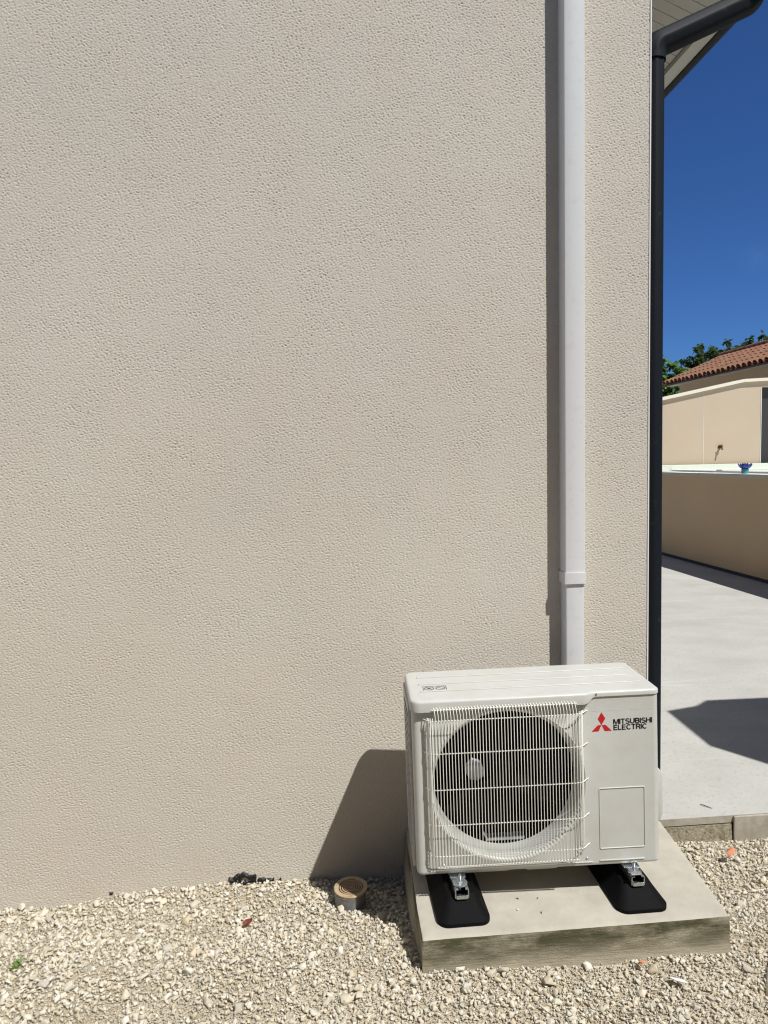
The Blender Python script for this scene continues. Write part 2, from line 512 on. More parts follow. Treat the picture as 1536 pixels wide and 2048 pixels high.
def scatter_stones(name, n, smin, smax, sub, embed, reject, power=2.0, nproto=18, palette=None, xr=(-1.9, 2.9), yr=(-1.55, 0.16)):
    r = np.random.default_rng(len(name) * 97 + n)
    protos = [stone_proto(sub, r) for _ in range(nproto)]
    x = r.uniform(*xr, n); y = r.uniform(*yr, n)
    keep = reject(x, y, r)
    x, y = x[keep], y[keep]
    n = len(x)
    s = smin + (smax - smin) * r.uniform(0, 1, n) ** power
    pid = r.integers(0, nproto, n)
    # random rotation: mostly lying flat, free spin
    a = r.uniform(0, 2 * np.pi, n); b = r.normal(0, 0.6, n); c = r.normal(0, 0.6, n)
    ca, sa, cb, sb, cc, sc_ = np.cos(a), np.sin(a), np.cos(b), np.sin(b), np.cos(c), np.sin(c)
    Z = np.zeros(n); O = np.ones(n)
    Rz = np.stack([np.stack([ca, -sa, Z], -1), np.stack([sa, ca, Z], -1), np.stack([Z, Z, O], -1)], 1)
    Rx = np.stack([np.stack([O, Z, Z], -1), np.stack([Z, cb, -sb], -1), np.stack([Z, sb, cb], -1)], 1)
    Ry = np.stack([np.stack([cc, Z, sc_], -1), np.stack([Z, O, Z], -1), np.stack([-sc_, Z, cc], -1)], 1)
    Q = Rz @ Rx @ Ry
    z0 = ground_h(x, y) + s * embed + r.uniform(-0.001, 0.003, n)
    base = np.array([0.60, 0.55, 0.445])
    pal = np.array([[0.66, 0.62, 0.51], [0.62, 0.565, 0.44], [0.71, 0.68, 0.60], [0.56, 0.525, 0.44], [0.62, 0.54, 0.39], [0.48, 0.46, 0.405], [0.65, 0.59, 0.485]])
    col = pal[r.choice(len(pal), n, p=[.30, .20, .18, .11, .07, .03, .11])] * r.uniform(0.86, 1.10, (n, 1))
    odd = r.uniform(0, 1, n) < 0.0008
    col[odd] = [0.50, 0.30, 0.19]
    VV, FF, TT = [], [], []
    off = 0
    for k, (pv, pf) in enumerate(protos):
        m = np.where(pid == k)[0]
        if len(m) == 0: continue
        v = np.einsum('nij,vj->nvi', Q[m], pv) * s[m][:, None, None] * 0.5
        v[:, :, 0] += x[m][:, None]; v[:, :, 1] += y[m][:, None]; v[:, :, 2] += z0[m][:, None]
        nv = len(pv)
        f = pf[None] + (np.arange(len(m)) * nv)[:, None, None] + off
        VV.append(v.reshape(-1, 3)); FF.append(f.reshape(-1, 3))
        t = np.ones((len(m), nv, 4)); t[:, :, :3] = col[m][:, None, :]
        TT.append(t.reshape(-1, 4))
        off += len(m) * nv
    return np.concatenate(VV), np.concatenate(FF), np.concatenate(TT)


def clear_of(x, y, pad):
    k = np.ones(len(x), bool)
    # slab
    k &= ~((x > 0.262 + 0.04 * (y + 0.667) - pad) & (x < 1.229 + 0.1 * (y + 0.667) + pad) & (y > -0.667 - pad))
    k &= ~((x - 0.06) ** 2 + (y + 0.18) ** 2 < (0.056 + pad) ** 2)
    k &= ~((x < 1.29 + pad) & (y > -pad * 0.7))
    k &= ~((x > 1.26) & (y > 0.165 - pad))
    k &= y < 0.165
    return k


def patch(x, y):
    """0..1 : where the coarse stones gather"""
    return 0.5 + 0.5 * np.sin(x * 4.3 + 1.3 * np.sin(y * 6 + 1)) * np.sin(y * 7.1 + 1.7 * np.sin(x * 2.7)) + 0.25 * np.sin(x * 11 + y * 9)


def gravel():
    V, F, T = [], [], []
    off = 0
    wallside = lambda x, y: 0.85 * np.exp(-((-y) / 0.16) ** 2)
    specs = [
        (5000, 0.017, 0.040, 2, 0.22, lambda x, y, r: clear_of(x, y, 0.012) & (r.uniform(0, 1, len(x)) < 0.22 + 0.60 * np.clip(patch(x, y) + wallside(x, y), 0, 1)), 2.0),
        (34000, 0.010, 0.021, 2, 0.22, lambda x, y, r: clear_of(x, y, 0.007) & (r.uniform(0, 1, len(x)) < 0.45 + 0.5 * np.clip(patch(x + 3, y) + wallside(x, y), 0, 1)), 1.3),
        (110000, 0.005, 0.012, 1, 0.20, lambda x, y, r: clear_of(x, y, 0.003), 1.2),
    ]
    for i, (n, a, b, sub, e, rej, pw) in enumerate(specs):
        v, f, t = scatter_stones("s" * (i + 1), n, a, b, sub, e, rej, pw)
        V.append(v); F.append(f + off); T.append(t); off += len(v)
    o = np_mesh("gravel", np.concatenate(V), np.concatenate(F), STONE, tint=np.concatenate(T))
    tag(o, "pale crushed limestone gravel spread along the foot of the wall", "gravel", kind="stuff")


gravel()


# ------------------------------------------------------------------ house
def house():
    h = empty("house", (0, 0, 0))
    tag(h, "cream rendered house whose long blank wall fills the photo", "house")
    XE = 1.275
    bm = bmesh.new()   # gable wall facing the camera
    prism_xz(bm, [(-7.6, -0.3), (XE - 0.006, -0.3), (XE - 0.006, 3.62), (-3.1, 5.35), (-7.6, 3.62)], 0.0, 0.25)
    build("wall", bm, STUCCO, h)
    # the scratched coat itself: a real relief of shallow pits and drags
    x0, x1, z0_, z1_, st_ = -1.62, XE - 0.0062, -0.10, 3.42, 0.0024
    nx, nz = int((x1 - x0) / st_) + 1, int((z1_ - z0_) / st_) + 1
    rr_ = np.random.default_rng(77)
    fx = np.fft.fftfreq(nx, (x1 - x0) / (nx - 1))[None, :]; fz = np.fft.fftfreq(nz, (z1_ - z0_) / (nz - 1))[:, None]

    def band(lam, width, ax=1.0, az=1.0, tilt=0.0):
        W_ = np.fft.fft2(rr_.normal(size=(nz, nx)))
        c_, s_ = math.cos(tilt), math.sin(tilt)
        u = (fx * c_ + fz * s_) * ax; v = (-fx * s_ + fz * c_) * az
        k = np.sqrt(u * u + v * v) + 1e-9
        g_ = np.exp(-(np.log(k * lam) / width) ** 2)
        q = np.real(np.fft.ifft2(W_ * g_))
        return q / q.std()
    f1_ = band(0.0090, 0.55, 1.7, 1.0, -0.22)
    f2_ = band(0.0065, 0.5)
    f3_ = band(0.9, 0.8)
    f4_ = band(0.20, 0.6)
    amp = 1.0 + 0.08 * band(0.35, 0.6)
    hgt = -0.0016 * np.clip(f1_ * 0.9 + f2_ * 0.35 - 0.35, 0, 1.5) * amp + 0.00010 * f2_ + 0.0003 * f3_ + 0.00008 * f4_
    X_ = np.linspace(x0, x1, nx)[None, :].repeat(nz, 0); Z_ = np.linspace(z0_, z1_, nz)[:, None].repeat(nx, 1)
    V_ = np.stack([X_, -0.0028 - hgt, Z_], -1).reshape(-1, 3)
    i_ = (np.arange(nz - 1)[:, None] * nx + np.arange(nx - 1)[None, :]).ravel()
    np_mesh("render_coat", V_, np.stack([i_, i_ + 1, i_ + nx + 1, i_ + nx], 1), COAT, h)
    bm = bmesh.new()   # side wall running away from the camera
    box(bm, XE - 0.256, XE - 0.006, 0.253, 10, -0.3, 3.62)
    build("wall", bm, STUCCO, h)
    bm = bmesh.new()
    box(bm, -7.6, -7.35, 0.253, 10, -0.3, 3.62)
    build("wall", bm, STUCCO, h)
    bm = bmesh.new()
    prism_xz(bm, [(-7.6, -0.3), (XE - 0.006, -0.3), (XE - 0.006, 3.62), (-3.1, 5.35), (-7.6, 3.62)], 10.003, 10.25)
    build("wall", bm, STUCCO, h)
    bm = bmesh.new()   # white plastic bead on the corner
    box(bm, XE - 0.0055, XE - 0.0002, -0.0055, 0.012, -0.05, 3.62, 0.001)
    build("corner_bead", bm, BEAD, h)
    # eaves
    sl = (3.68 - 3.473) / (1.76 - 1.275)
    zs = lambda x: 3.473 + (1.70 - x) * sl + 0.06 * sl
    bm = bmesh.new()
    y = -0.02
    while y < 10.2:
        p = [(1.268, y), (1.70, y), (1.70, y + 0.0625), (1.268, y + 0.0625)]
        a = [(px, py, zs(px)) for px, py in p]
        b = [(px, py, zs(px) + 0.012) for px, py in p]
        loft(bm, [a, b])
        y += 0.066
    box(bm, 1.2, 1.70, -0.02, 10.2, 3.72, 3.73)
    build("soffit", bm, SOFF, h)
    bm = bmesh.new()
    loft(bm, [[(1.704, -0.02, 3.4755), (1.76, -0.02, 3.468), (1.76, -0.02, 3.49), (1.704, -0.02, 3.50)],
              [(1.704, 10.2, 3.4755), (1.76, 10.2, 3.468), (1.76, 10.2, 3.49), (1.704, 10.2, 3.50)]])
    build("soffit_edge", bm, SOFF, h)
    bm = bmesh.new()
    box(bm, 1.7605, 1.778, -0.02, 10.2, 3.462, 3.62, 0.002)
    build("fascia", bm, ANTH, h)
    bm = bmesh.new()
    prof = []
    for k in range(13):
        a = math.pi + math.pi * k / 12
        prof.append((1.833 + 0.054 * math.cos(a), 3.578 + 0.060 * math.sin(a)))
    inner = [(1.833 + (x - 1.833) * 0.94, 3.578 + (z - 3.578) * 0.94 + 0.001) for x, z in reversed(prof)]
    prism_xz(bm, prof + inner, -0.03, 10.2)
    tube(bm, [(1.889, -0.03, 3.58), (1.889, 10.2, 3.58)], 0.008, 8)
    build("gutter", bm, ANTH, h, True)
    # roof planes (tiles), above the frame
    for sx, x0, x1 in ((1, 1.83, -3.1), (-1, -8.1, -3.1)):
        bm = bmesh.new()
        z0, z1 = 3.66, 3.66 + abs(x1 - x0) * 0.405
        n = 102
        lo, hi = [], []
        for i in range(n * 4 + 1):
            yy = -0.02 + i * 10.2 / (n * 4)
            w = 0.03 * abs(math.sin(math.pi * i / 8))
            lo.append((x0, yy, z0 + w)); hi.append((x1, yy, z1 + w))
        loft(bm, [lo, hi], False, False, False)
        box(bm, min(x0, x1) + 0.02, max(x0, x1) - 0.02, 0.0, 10.1, 3.635, 3.655)
        build("roof", bm, TILE, h)
    return h


house()


def downpipe():
    t = empty("downpipe", (1.318, 0.08, -0.05))
    tag(t, "dark anthracite rainwater downpipe just behind the white wall corner", "downpipe")
    W = Matrix.Translation(-t.location)
    r = 0.0445
    n = 40

    def fluted(bm, pts, rr):
        # pipe with shallow moulded ridges along it
        pts = [Vector(p) for p in pts]
        loops = []
        up = Vector((0, 1, 0))
        for i, p in enumerate(pts):
            d = (pts[min(i + 1, len(pts) - 1)] - pts[max(i - 1, 0)]).normalized()
            s = d.cross(up).normalized()
            u = s.cross(d).normalized()
            lp = []
            for k in range(n):
                q = rr + (0.0016 if (k % 5) < 2 else -0.0004)
                lp.append(p + s * (math.cos(2 * math.pi * k / n) * q) + u * (math.sin(2 * math.pi * k / n) * q))
            loops.append(lp)
        loft(bm, loops)

    bm = bmesh.new()
    fluted(bm, [(1.322, 0.08, -0.05), (1.320, 0.08, 1.5), (1.318, 0.08, 3.19)], r)
    o = build("vertical_pipe", bm, ANTH, t, True, 25); o.data.transform(W)
    bm = bmesh.new()
    a = [(1.318, 0.08, 3.16), (1.318, 0.08, 3.184)]
    th = R(67)
    rad = 0.052
    for k in range(1, 9):
        q = th * k / 8
        a.append((1.318 + rad * (1 - math.cos(q)), 0.08, 3.184 + rad * math.sin(q)))
    x, _, zz = a[-1]
    dx, dz = math.sin(th), math.cos(th)
    a.append((x + dx * 0.02, 0.08, zz + dz * 0.02))
    a.append((x + dx * 0.36, 0.08, zz + dz * 0.39))
    x, _, zz = a[-1]
    for k in range(1, 9):
        q = th - th * k / 8
        x += math.sin(q + th / 16) * 0.011; zz += math.cos(q + th / 16) * 0.011
        a.append((x, 0.08, zz))
    a.append((x, 0.08, 3.525))
    fluted(bm, a, r + 0.0035)
    o = build("swan_neck", bm, ANTH, t, True, 25); o.data.transform(W)
    bm = bmesh.new()
    loft(bm, [ring(1.318, 0.08, z, q, 32) for z, q in ((3.160, r + 0.001), (3.160, r + 0.0055), (3.180, r + 0.0055), (3.180, r + 0.001))])
    o = build("socket_collar", bm, ANTH, t, True); o.data.transform(W)


downpipe()


def trunking():
    t = empty("pipe_trunking", (0.955, 0, 0.3))
    tag(t, "tall white plastic pipe trunking running up the wall above the outdoor unit", "trunking")
    W = Matrix.Translation(-t.location)

    def duct(bm, x0, x1, d, z0, z1):
        # cover with chamfered front corners
        c = 0.007
        lp = [(x0, -0.0005), (x0, -d + c), (x0 + 0.002, -d + 0.002), (x0 + c, -d), (x1 - c, -d), (x1 - 0.002, -d + 0.002), (x1, -d + c), (x1, -0.0005)]
        loft(bm, [[(x, y, z0) for x, y in lp], [(x, y, z1) for x, y in lp]])

    bm = bmesh.new(); duct(bm, 0.9140, 0.9935, 0.070, 1.165, 5.0)
    o = build("upper_cover", bm, PVC, t, True, 30); o.data.transform(W)
    bm = bmesh.new(); duct(bm, 0.9175, 0.9905, 0.066, 0.38, 1.175)
    o = build("lower_cover", bm, PVC, t, True, 30); o.data.transform(W)
    bm = bmesh.new(); duct(bm, 0.9095, 0.9950, 0.0745, 1.155, 1.198)
    o = build("joint_cover", bm, PVC, t, True, 30); o.data.transform(W)


trunking()


# ------------------------------------------------------------------ concrete slab
def slab():
    t = empty("unit_slab", (0.75, -0.36, 0))
    tag(t, "thick concrete plinth with mossy cast edge under the outdoor unit", "concrete slab")
    top = [(0.262, -0.667), (1.228, -0.665), (1.294, -0.02), (0.286, -0.02)]
    Z = 0.2
    bm = bmesh.new()
    nx, ny = 60, 40
    c = [Vector((x, y, 0)) for x, y in top]

    def P(u, v):
        return (c[0] * (1 - u) + c[1] * u) * (1 - v) + (c[3] * (1 - u) + c[2] * u) * v
    g = {}
    def edgefall(u, v):
        p = P(u, v)
        d = min(u * 0.97, (1 - u) * 0.97, v * 0.64, (1 - v) * 0.64)
        n = noise.noise(p * 9) * 0.5 + noise.noise(p * 37) * 0.5
        return -0.0025 * max(0, 1 - d / (0.012 + 0.008 * n)) + 0.0012 * noise.noise(p * 6)
    us = [0, .004, .01] + [i / nx for i in range(1, nx)] + [.99, .996, 1]
    vs_ = [0, .006, .014] + [i / ny for i in range(1, ny)] + [.986, .994, 1]
    for i, u in enumerate(us):
        for j, v in enumerate(vs_):
            p = P(u, v); p.z = Z + edgefall(u, v)
            g[i, j] = bm.verts.new(p)
    for i in range(len(us) - 1):
        for j in range(len(vs_) - 1):
            bm.faces.new((g[i, j], g[i + 1, j], g[i + 1, j + 1], g[i, j + 1]))
    # sides
    edge = [g[i, 0] for i in range(len(us))] + [g[len(us) - 1, j] for j in range(1, len(vs_))] + \
           [g[i, len(vs_) - 1] for i in range(len(us) - 2, -1, -1)] + [g[0, j] for j in range(len(vs_) - 2, 0, -1)]
    cen = Vector((0.77, -0.35, 0))
    prev = edge
    for k, zf in enumerate((0.197, 0.190, 0.165, 0.13, 0.10, 0.06, -0.08)):
        cur = []
        for e in edge:
            q = e.co.copy()
            d = (Vector((q.x, q.y, 0)) - cen); d.normalize()
            n = noise.noise(Vector((q.x * 7, q.y * 7, zf * 30))) * 0.0022 + noise.noise(Vector((q.x * 40, q.y * 40, zf * 60))) * 0.0010
            o = 0.001 + 0.0012 * min(k, 2)
            if zf < 0.09: o += 0.010 + 0.006 * noise.noise(Vector((q.x * 5, q.y * 5, 1)))
            q = q + d * (o + n); q.z = zf
            cur.append(bm.verts.new(q))
        L = len(edge)
        for a in range(L):
            b = (a + 1) % L
            f = bm.faces.new((prev[a], prev[b], cur[b], cur[a])); f.material_index = 1 if k >= 1 else 0
        prev = cur
    for f in bm.faces: f.smooth = True
    o = build("slab_block", bm, [CONC, SIDE], t, True, 50)
    o.data.transform(Matrix.Translation(-t.location))


slab()


# ------------------------------------------------------------------ rubber feet
def foot(cx, label):
    t = empty("rubber_foot", (cx, -0.36, 0.2))
    tag(t, label, "mounting foot", "black rubber feet under the outdoor unit")
    hl, hw = 0.265, 0.0835
    bm = bmesh.new()
    loops = []
    for z, dw, dl, rad in ((0.0, 0, 0, 0.035), (0.012, 0.0, 0.0, 0.035), (0.016, 0.003, 0.003, 0.034), (0.030, 0.016, 0.022, 0.03),
                           (0.060, 0.034, 0.060, 0.022), (0.066, 0.038, 0.066, 0.018)):
        loops.append([(x, y, z) for x, y in rrect(-hw + dw, hw - dw, -hl + dl, hl - dl, rad, 6)])
    loft(bm, loops)
    # raised shoulders at both sides of the pocket
    for sy in (-1, 1):
        for sx in (-1, 1):
            loft(bm, [[(sx * 0.028 - 0.003, sy * 0.240, 0.014), (sx * 0.028 + 0.003, sy * 0.240, 0.014), (sx * 0.028 + 0.003, sy * 0.19, 0.04), (sx * 0.028 - 0.003, sy * 0.19, 0.04)],
                      [(sx * 0.028 - 0.002, sy * 0.238, 0.024), (sx * 0.028 + 0.002, sy * 0.238, 0.024), (sx * 0.028 + 0.002, sy * 0.19, 0.060), (sx * 0.028 - 0.002, sy * 0.19, 0.060)]])
        box(bm, -0.024, 0.024, sy * 0.238 - 0.002, sy * 0.238 + 0.002, 0.014, 0.022, 0.001)
    build("rubber_block", bm, RUBBER, t, True, 30)
    bm = bmesh.new()   # steel channel let into the top
    L = 0.215
    box(bm, -0.022, 0.022, -L, L, 0.062, 0.066)
    for s in (-1, 1):
        box(bm, s * 0.0205 - 0.0015, s * 0.0205 + 0.0015, -L, L, 0.0665, 0.088)
        box(bm, s * 0.015 - 0.0038, s * 0.015 + 0.0038, -L, L, 0.0885, 0.0905)
    box(bm, -0.018, 0.018, -L - 0.004, -L - 0.0015, 0.060, 0.072, 0.001)
    build("steel_rail", bm, STEEL, t)
    for y in (-0.182, 0.160):
        bm = bmesh.new()
        loft(bm, [ring(0, y, z, q, 28) for z, q in ((0.0915, 0.0235), (0.0945, 0.0235))])
        loft(bm, [ring(0, y, z, 0.011, 6) for z in (0.0948, 0.102)])
        loft(bm, [ring(0, y, z, q, 14) for z, q in ((0.040, 0.0048), (0.118, 0.0048), (0.121, 0.003))])
        for k in range(5):
            loft(bm, [ring(0, y, 0.1035 + k * 0.003 + dz, q, 14) for dz, q in ((0, 0.005), (0.0008, 0.0056), (0.0016, 0.005))])
        build("bolt_and_washer", bm, STEEL, t, True, 30)
    return t


foot(0.401, "left of two black rubber feet on the slab, steel rail on top")
foot(0.975, "right black rubber foot with steel rail, near slab's open side")


# ------------------------------------------------------------------ outdoor unit
def outdoor_unit():
    t = empty("heat_pump", (0.27076, -0.49408, 0.295))
    X = Vector((0.79875, -0.04218, 0.01466)).normalized()
    Zv = Vector((-0.01067, 0.00056, 0.58296)).normalized()
    Yv = Zv.cross(X).normalized(); Zv = X.cross(Yv).normalized()
    mm = Matrix((X, Yv, Zv)).transposed().to_4x4(); mm.translation = Vector(t.location)
    t.matrix_world = mm
    tag(t, "cream outdoor heat pump unit with wire fan guard on rubber feet", "air conditioner")
    W, D, H = 0.80, 0.30, 0.583
    cx, cz, ro, ri = 0.303, 0.287, 0.252, 0.236
    rc = 0.020
    zt = 0.566
    # ---- front panel wrapped round both corners, with the fan opening
    bm = bmesh.new()
    x0, x1, z0, z1 = rc, W - rc, 0.010, zt
    angs = [2 * math.pi * k / 112 for k in range(112)]
    for px, pz in ((x0, z0), (x1, z0), (x1, z1), (x0, z1)):
        angs.append(math.atan2(pz - cz, px - cx) % (2 * math.pi))
    angs = sorted(set(round(a, 6) for a in angs))

    def hit(a):
        c, s = math.cos(a), math.sin(a)
        ts = []
        if c > 1e-9: ts.append((x1 - cx) / c)
        if c < -1e-9: ts.append((x0 - cx) / c)
        if s > 1e-9: ts.append((z1 - cz) / s)
        if s < -1e-9: ts.append((z0 - cz) / s)
        q = min(ts)
        return (cx + c * q, 0.0, cz + s * q)
    outer = [hit(a) for a in angs]
    prof = [(ro + 0.006, 0.0), (ro + 0.002, -0.0015), (ro - 0.003, 0.0005), (ro - 0.009, 0.006), (ro - 0.012, 0.016), (ri + 0.002, 0.030), (ri, 0.048), (ri - 0.001, 0.075)]
    loops = [outer] + [[(cx + math.cos(a) * r, y, cz + math.sin(a) * r) for a in angs] for r, y in prof]
    loft(bm, loops, True, False, False)
    # wrapped corners
    def wrap(pts):
        lo = [(x, y, z0) for x, y in pts]; hi = [(x, y, z1) for x, y in pts]
        loft(bm, [lo, hi], False, False, False)
    left = [(0.0, 0.046), (0.0, rc)] + [(rc - rc * math.cos(R(90 * k / 6)), rc - rc * math.sin(R(90 * k / 6))) for k in range(1, 7)]
    right = [(W - rc + rc * math.sin(R(90 * k / 6)), rc - rc * math.cos(R(90 * k / 6))) for k in range(0, 7)] + [(W, D)]
    wrap(left); wrap(right)
    # bottom return edge
    bot = [(0.0, 0.046), (0.0, rc)] + left[2:] + right[:-1] + [(W, D)]
    a = [(x, y, z0) for x, y in bot]
    b = [(x + (0.002 if x < 0.4 else -0.002), y + 0.002, z0 - 0.007) for x, y in bot]
    c = [(x + (0.008 if x < 0.4 else -0.008), y + 0.010, z0 - 0.010) for x, y in bot]
    loft(bm, [a, b, c], False, False, False)
    build("front_panel", bm, PAINT, t, True, 40)
    # embossed details
    bm = bmesh.new()
    def frame(x0, x1, z0, z1, r, w, y=-0.0016):
        o_ = rrect(x0, x1, z0, z1, r, 5)
        def off(d): return rrect(x0 + d, x1 - d, z0 + d, z1 - d, max(r - d, 0.001), 5)
        loft(bm, [[(p, 0.0005, q) for p, q in off(0)], [(p, y, q) for p, q in off(w * .35)], [(p, y, q) for p, q in off(w * .65)], [(p, 0.0005, q) for p, q in off(w)]], True, False, False)
    frame(0.598, 0.750, 0.056, 0.262, 0.006, 0.0042, -0.0022)
    box(bm, 0.598, 0.745, -0.0035, 0.001, 0.0165, 0.0195, 0.0008)
    box(bm, 0.46, 0.575, -0.0025, 0.001, 0.0135, 0.0160, 0.0008)
    build("service_cover", bm, PAINT, t, True, 30)
    # ---- dark inside, fan
    bm = bmesh.new()
    ringy = lambda r, y, n=64: [(cx + r * math.cos(2 * math.pi * k / n), y, cz + r * math.sin(2 * math.pi * k / n)) for k in range(n)]
    loft(bm, [ringy(ri + 0.0005, 0.055), ringy(ri + 0.001, 0.20)], True, False, True)
    box(bm, 0.012, 0.56, 0.215, 0.285, 0.02, 0.54)
    build("fan_housing", bm, BLACK, t, True)
    bm = bmesh.new()
    loft(bm, [ringy(r, y, 36) for r, y in ((0.045, 0.13), (0.047, 0.085), (0.040, 0.072), (0.014, 0.069))])
    for b_ in range(3):
        A0 = R(100 + 120 * b_)
        rows = []
        for i in range(9):
            r = 0.046 + (0.222 - 0.046) * i / 8
            row = []
            for k in range(9):
                u = k / 8
                ang = A0 + R(12 + 40 * i / 8) * 0.6 + (u - 0.5) * R(72 + 14 * i / 8)
                y = 0.075 + 0.06 * u + 0.008 * math.sin(u * math.pi)
                row.append((cx + r * math.cos(ang), y, cz + r * math.sin(ang)))
            rows.append(row)
        loft(bm, rows, False, False, False)
    build("fan", bm, FANM, t, True)
    # pale stamped plate that catches the sun behind the blades, and motor screw
    bm = bmesh.new()
    lp = [(-0.012, 0.038), (-0.026, 0.020), (-0.030, -0.006), (-0.016, -0.034), (0.004, -0.038), (0.022, -0.026), (0.020, 0.004), (0.008, 0.030)]
    loft(bm, [[(0.212 + p * 1.25, 0.076 - 0.25 * q, 0.313 + q * 1.15) for p, q in lp], [(0.212 + p * 1.1, 0.072 - 0.25 * q, 0.313 + q) for p, q in lp]])
    build("motor_plate", bm, Mat("bare_aluminium", (0.32, 0.35, 0.38), 0.35), t, True)
    bm = bmesh.new()
    box(bm, 0.238, 0.37, 0.078, 0.110, 0.060, 0.072, 0.002)
    tube(bm, [(0.230, 0.080, 0.094), (0.242, 0.080, 0.071)], 0.0035, 8)
    build("drain_lip", bm, STEEL, t)
    # ---- wire guard
    bm = bmesh.new()
    YF = -0.034
    n_main = 46
    for i in range(n_main):
        x = 0.072 + (0.520 - 0.072) * i / (n_main - 1)
        dx = -0.0045
        pts = [(x + dx, -0.004, 0.566), (x + dx * 0.8, -0.016, 0.562), (x + dx * 0.3, -0.028, 0.552), (x, YF, 0.536),
               (x, YF - 0.001, 0.30), (x, YF, 0.060), (x, -0.030, 0.042), (x, -0.018, 0.030), (x, -0.006, 0.026)]
        tube(bm, pts, 0.00125, 5)
    for k, (dx, y) in enumerate(((0.0095, -0.0315), (0.0160, -0.0285), (0.0200, -0.0245), (0.0228, -0.0205), (0.0245, -0.0165), (0.0255, -0.0125), (0.0262, -0.0085))):
        for xx in (0.072 - dx, 0.520 + dx):
            s = (0.006 * (k), 0.525 - 0.004 * k)
            tube(bm, [(xx + 0.002, y + 0.005, 0.530 - 0.001 * k), (xx, y, 0.524 - 0.001 * k), (xx, y, 0.076 + 0.004 * k), (xx + 0.002, y + 0.006, 0.062 + 0.004 * k)], 0.00125, 5)
    for zc in (0.522, 0.415, 0.297, 0.180, 0.078):
        pts = [(0.034, 0.0, zc), (0.038, -0.008, zc), (0.046, -0.020, zc), (0.058, -0.0275, zc), (0.074, -0.0305, zc), (0.30, -0.0312, zc), (0.518, -0.0305, zc),
               (0.534, -0.0275, zc), (0.546, -0.020, zc), (0.556, -0.008, zc), (0.566, 0.0, zc)]
        tube(bm, pts, 0.0016, 6)
    tube(bm, [(0.062, -0.020, 0.5535), (0.526, -0.020, 0.5535)], 0.0020, 6)
    tube(bm, [(0.068, -0.024, 0.0385), (0.524, -0.024, 0.0385)], 0.0020, 6)
    tube(bm, [(0.068, -0.010, 0.0275), (0.524, -0.010, 0.0275)], 0.0020, 6)
    build("fan_guard", bm, WIRE, t, True, 60)
    for sx, szc in ((0.076, 0.562), (0.510, 0.562), (0.082, 0.034), (0.520, 0.048), (0.545, 0.026), (0.26, 0.020)):
        pass
    # ---- lid
    bm = bmesh.new()
    out = []
    rr = 0.034
    out += [(W + 0.003 - 0.02 + 0.02 * math.cos(R(a)), D + 0.005 - 0.02 + 0.02 * math.sin(R(a)), 0.566) for a in range(0, 91, 15)]
    out += [(rr - 0.004 + rr * math.cos(R(a)), D + 0.005 - rr + rr * math.sin(R(a)), 0.552) for a in range(90, 181, 10)]
    out += [(rr - 0.004 + rr * math.cos(R(a)), -0.018 + rr + rr * math.sin(R(a)), 0.547) for a in range(180, 271, 10)]
    out += [(0.545, -0.018, 0.547), (0.556, -0.0172, 0.5475), (0.566, -0.014, 0.551), (0.576, -0.009, 0.559), (0.584, -0.0055, 0.5645), (0.595, -0.0045, 0.566)]
    out += [(W + 0.003 - 0.024 + 0.024 * math.cos(R(a)), -0.0045 + 0.024 + 0.024 * math.sin(R(a)), 0.566) for a in range(270, 360, 15)]
    pl = [Vector((p[0], p[1], 0)) for p in out]
    n = len(pl)
    nr = []
    for i in range(n):
        d = (pl[(i + 1) % n] - pl[i - 1]).normalized()
        nr.append(Vector((-d.y, d.x, 0)))   # inward for counter-clockwise
    def L(off, zf):
        return [(pl[i] + nr[i] * off)[:2] + ((zf if zf is not None else out[i][2]),) for i in range(n)]
    def LL(off, z): return [((pl[i] + nr[i] * off).x, (pl[i] + nr[i] * off).y, z if z is not None else out[i][2]) for i in range(n)]
    loft(bm, [LL(0.004, None), LL(0.0, None), LL(0.0, 0.5745), LL(0.0012, 0.5785), LL(0.0040, 0.5815), LL(0.008, 0.583), LL(0.016, 0.5834)], True, False, True)
    for yy in (0.075, 0.15, 0.225):
        box(bm, 0.035, 0.765, yy - 0.005, yy + 0.005, 0.582, 0.5868, 0.0021, 0, 3)
    build("lid", bm, PAINT, t, True, 35)
    # ---- left side air intake: slanted louvres over the dark coil
    bm = bmesh.new()
    XO = -0.009
    box(bm, XO, 0.010, 0.272, D, 0.006, 0.548, 0.002)
    box(bm, XO, -0.0002, 0.0475, 0.054, 0.006, 0.548, 0.001)
    box(bm, XO, -0.001, 0.0545, 0.2715, 0.006, 0.030)
    box(bm, XO, -0.001, 0.0545, 0.2715, 0.520, 0.548)
    zq = 0.044
    while zq < 0.51:
        box(bm, XO + 0.0004, XO + 0.0022, 0.0545, 0.2715, zq, zq + 0.013)
        zq += 0.0335
    build("side_grille", bm, PAINT, t)
    bm = bmesh.new()
    box(bm, XO + 0.003, 0.05, 0.0548, 0.2712, 0.0305, 0.5195)
    build("coil", bm, BLACK, t)
    bm = bmesh.new()   # back and base
    box(bm, 0.0215, W - 0.002, D - 0.004, D - 0.001, 0.0, 0.565)
    box(bm, 0.012, W - 0.012, 0.014, D - 0.006, -0.004, 0.004)
    box(bm, 0.12, 0.30, 0.016, 0.06, -0.009, -0.0045, 0.002)
    box(bm, 0.36, 0.46, 0.016, 0.05, -0.010, -0.0045, 0.002)
    build("base_pan", bm, PAINT, t)
    for fx in (0.130, 0.700):
        bm = bmesh.new()
        box(bm, fx - 0.026, fx + 0.026, -0.010, 0.05, -0.0082, -0.0052, 0.001)
        box(bm, fx - 0.0175, fx + 0.0175, -0.052, -0.0105, -0.0080, -0.0054, 0.001)
        build("foot_bracket", bm, STEEL, t)
